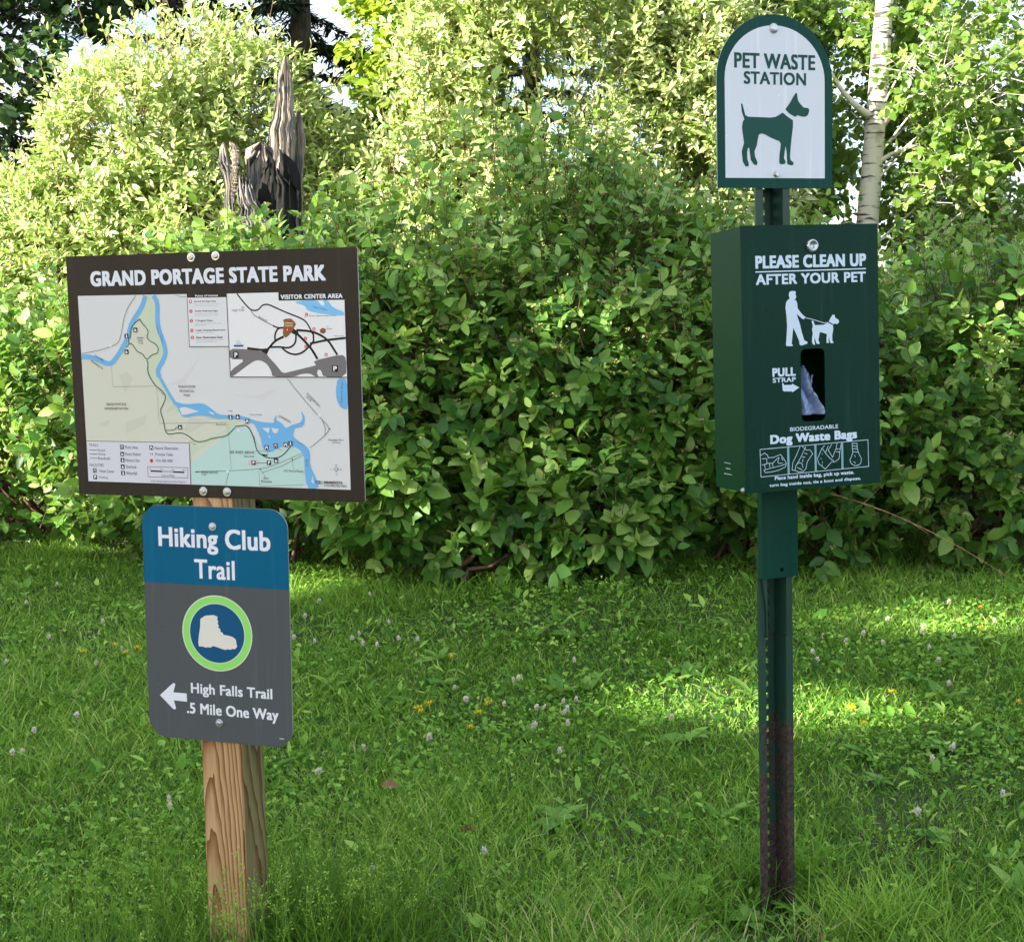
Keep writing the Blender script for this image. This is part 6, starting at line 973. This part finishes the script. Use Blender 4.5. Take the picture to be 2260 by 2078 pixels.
def spruce(name, label, x, y, H_, R_, seed, group, n_w=26):
    g = np.random.default_rng(seed); root = empty(name, (x, y, 0), label, 'tree', group)
    TV, TF = tubes([(np.array([(0, 0, -.1), (0, 0, H_ * .5), (0, 0, H_)]), np.array([.16, .09, .02]))], 10); np_mesh('trunk', TV, [TF], [twig_dk], root, None, True)
    polys, P, A, N, Ls = [], [], [], [], []
    for k in range(n_w):
        z = .7 + (H_ - .9) * k / n_w
        for j in range(6):
            az = g.uniform(0, 6.28); R = R_ * (1 - z / H_) ** .8 * g.uniform(.75, 1.15) + .15; d = np.array([math.cos(az), math.sin(az), 0])
            t = np.linspace(0, 1, 5)[:, None]; B = np.array([0, 0, z]) + d * R * t + np.array([0, 0, 1]) * (-.28 * R * t + .12 * R * t ** 2); polys.append((B, .014 * (1 - .8 * t[:, 0])))
            m = int(80 * R / R_) + 20; tt = g.uniform(.12, 1, m)[:, None]; c = np.array([0, 0, z]) + d * R * tt + np.array([0, 0, 1]) * (-.28 * R * tt + .12 * R * tt ** 2)
            side = np.array([-d[1], d[0], 0]) * np.where(g.random((m, 1)) < .5, -1, 1)
            P.append(c); A.append(nrm(side * .8 + d * .7 + g.normal(size=(m, 3)) * .2 - [0, 0, .25])); N.append(np.tile([0, 0, 1.], (m, 1)) + g.normal(size=(m, 3)) * .35); Ls.append(g.uniform(.12, .26, m) * (.5 + .5 * R / R_))
    TV, TF = tubes(polys, 4); np_mesh('limbs', TV, [TF], [twig_dk], root)
    P, A, N, Ls = np.concatenate(P), np.concatenate(A), np.concatenate(N), np.concatenate(Ls); m = 3
    P = (P[:, None] + nrm(A)[:, None] * (Ls[:, None] * np.array([0, .25, .45]))[..., None]).reshape(-1, 3); A = (nrm(A)[:, None] + g.normal(size=(len(A), m, 3)) * .35).reshape(-1, 3); N = np.repeat(N, m, 0); Ls = np.repeat(Ls, m) * .6
    V, F, t = leaf_geo(P, A, N, Ls, np.full(len(P), .13), g.random(len(P)), 'lance', .1, .3); np_mesh('crown', V, [F], [spruce_leaf], root, t)
SG = 'dark spruces behind the bushes'
spruce('spruce_tree', 'dark spruce tree showing between the left willow and the maple sapling', -1.9, 13.2, 9.0, 1.5, 61, SG)
spruce('spruce_tree', 'dark spruce tree above the top of the left willow bush', -3.3, 13.8, 9.5, 1.6, 62, SG)
spruce('spruce_tree', 'dark spruce tree at the upper left corner of the photo', -5.2, 14.0, 9.0, 1.5, 63, SG)
spruce('spruce_tree', 'dark spruce tree at the far left edge behind the dark maple', -6.6, 13.0, 8.5, 1.5, 65, SG)
spruce('spruce_tree', 'dark spruce tree hidden mostly behind the central willow', .3, 14.5, 7.0, 1.5, 64, SG)

# far tree line closing the horizon
g = np.random.default_rng(77); n_ = 42000; fx = g.uniform(-26, 26, n_); fy = 30 + g.uniform(0, 3, n_); top = 4.3 - 2.0 * np.clip(fx / 6, 0, 1) + .9 * np.sin(fx * .7) + .6 * np.sin(fx * 1.9 + 1); fz = g.random(n_) ** .8 * top
V, F, t = leaf_geo(np.stack([fx, fy, fz], 1), nrm(g.normal(size=(n_, 3))), nrm(g.normal(size=(n_, 3)) + [0, -.6, .5]), g.uniform(.25, .5, n_), np.full(n_, .35), np.clip(g.normal(size=n_) * .2 + .4, 0, 1), 'round')
o = np_mesh('far_woods', V, [F], [dark_leaf], None, t); tag(o, 'low line of distant woods beyond the bushes', kind='stuff')

# ------------------------------------------------------------------ trees behind the camera, between the sun and the lawn: they shade the signs
SUNV = np.array(sund)
# openings in their crowns let these patches of sun through: (x, y, z, radius)
GAPS = [(.50, 4.25, 0, .16), (.28, 4.4, 0, .07), (.95, 4.05, 0, .17), (.62, 4.0, 0, .12), (1.75, 5.3, 0, .22), (2.1, 5.35, 0, .2), (1.1, 5.25, 0, .06), (1.45, 3.95, 0, .08),
        (-.15, 2.95, 0, .06), (.62, 6.0, 1.05, .05), (.15, 6.0, 1.25, .04), (.35, 6.0, .7, .04), (-.5, 6.0, .5, .05), (1.9, 6.1, 1.15, .12), (-2.6, 7.3, 1.1, .25), (-3.1, 7.6, 1.2, .3), (1.35, 5.9, .3, .08), (2.4, 6.2, 1.2, .12)]
def shade_tree(label, x, y, zc, rx, ry, rz, seed, n_):
    g = np.random.default_rng(seed); root = empty('maple_tree', (x, y, 0), label, 'tree', 'shade trees behind the camera'); off = np.array([x, y, 0.])
    TV, TF = tubes([(np.array([(0, 0, -.1), (.1, 0, zc * .5), (0, .05, zc + rz * .5)]), np.array([.24, .19, .05]))], 12); np_mesh('trunk', TV, [TF], [twig_dk], root, None, True)
    lob = sublobes(g, [(x, y, zc, rx, ry, rz)], 14, .4, .75, False); polys = []
    for l in lob[1:]:
        tgt = np.array(l[:3]) - off; t = np.linspace(0, 1, 6)[:, None]; b0_ = np.array([0, 0, max(2, tgt[2] - 2.0)]); polys.append((b0_ * (1 - t) + tgt * t + [0, 0, .3] * np.sin(t * 3.1), .07 * (1 - .85 * t[:, 0])))
    TV, TF = tubes(polys, 6); np_mesh('limbs', TV, [TF], [twig_dk], root)
    lobn = np.array(lob); idx = g.choice(len(lobn), n_); d = nrm(g.normal(size=(n_, 3))); P = lobn[idx, :3] + lobn[idx, 3:] * d * g.random((n_, 1)) ** .4
    ok = np.ones(n_, bool)
    for gx_, gy_, gz_, gr_ in GAPS:
        q = P - np.array([gx_, gy_, gz_]); along = q @ SUNV; dist = np.linalg.norm(q - along[:, None] * SUNV, axis=1); ok &= dist > gr_ * 1.15 + .13
    P = P[ok]; n2_ = len(P)
    V, F, t = leaf_geo(P - off, nrm(g.normal(size=(n2_, 3))), nrm(g.normal(size=(n2_, 3)) + SUNV * .8), g.uniform(.18, .32, n2_), np.full(n2_, .42), g.random(n2_), 'round'); np_mesh('crown', V, [F], [dark_leaf], root, t)
SH = Vector((sund.x, sund.y)).normalized()
for k, (lab, du, v_, zc, r_, rz) in enumerate((
    ('broad maple left of the camera, nearest the bushes', 12.5, 4.3, 8.8, 2.8, 3.9), ('broad maple left of the camera, second from the bushes', 12.0, .7, 8.4, 2.8, 3.4),
    ('broad maple left of the camera, farthest from the bushes', 12.0, -2.6, 8.0, 2.6, 3.2), ('smaller maple left of the camera, in front of the larger ones', 8.6, 2.0, 6.0, 2.0, 1.9),
    ('low maple left of the camera, beyond the larger ones', 12.0, 7.5, 5.5, 1.9, 1.6))):
    shade_tree(lab, SH.x * du + SH.y * v_, SH.y * du - SH.x * v_, zc, r_, r_, rz, 90 + k, 36000)
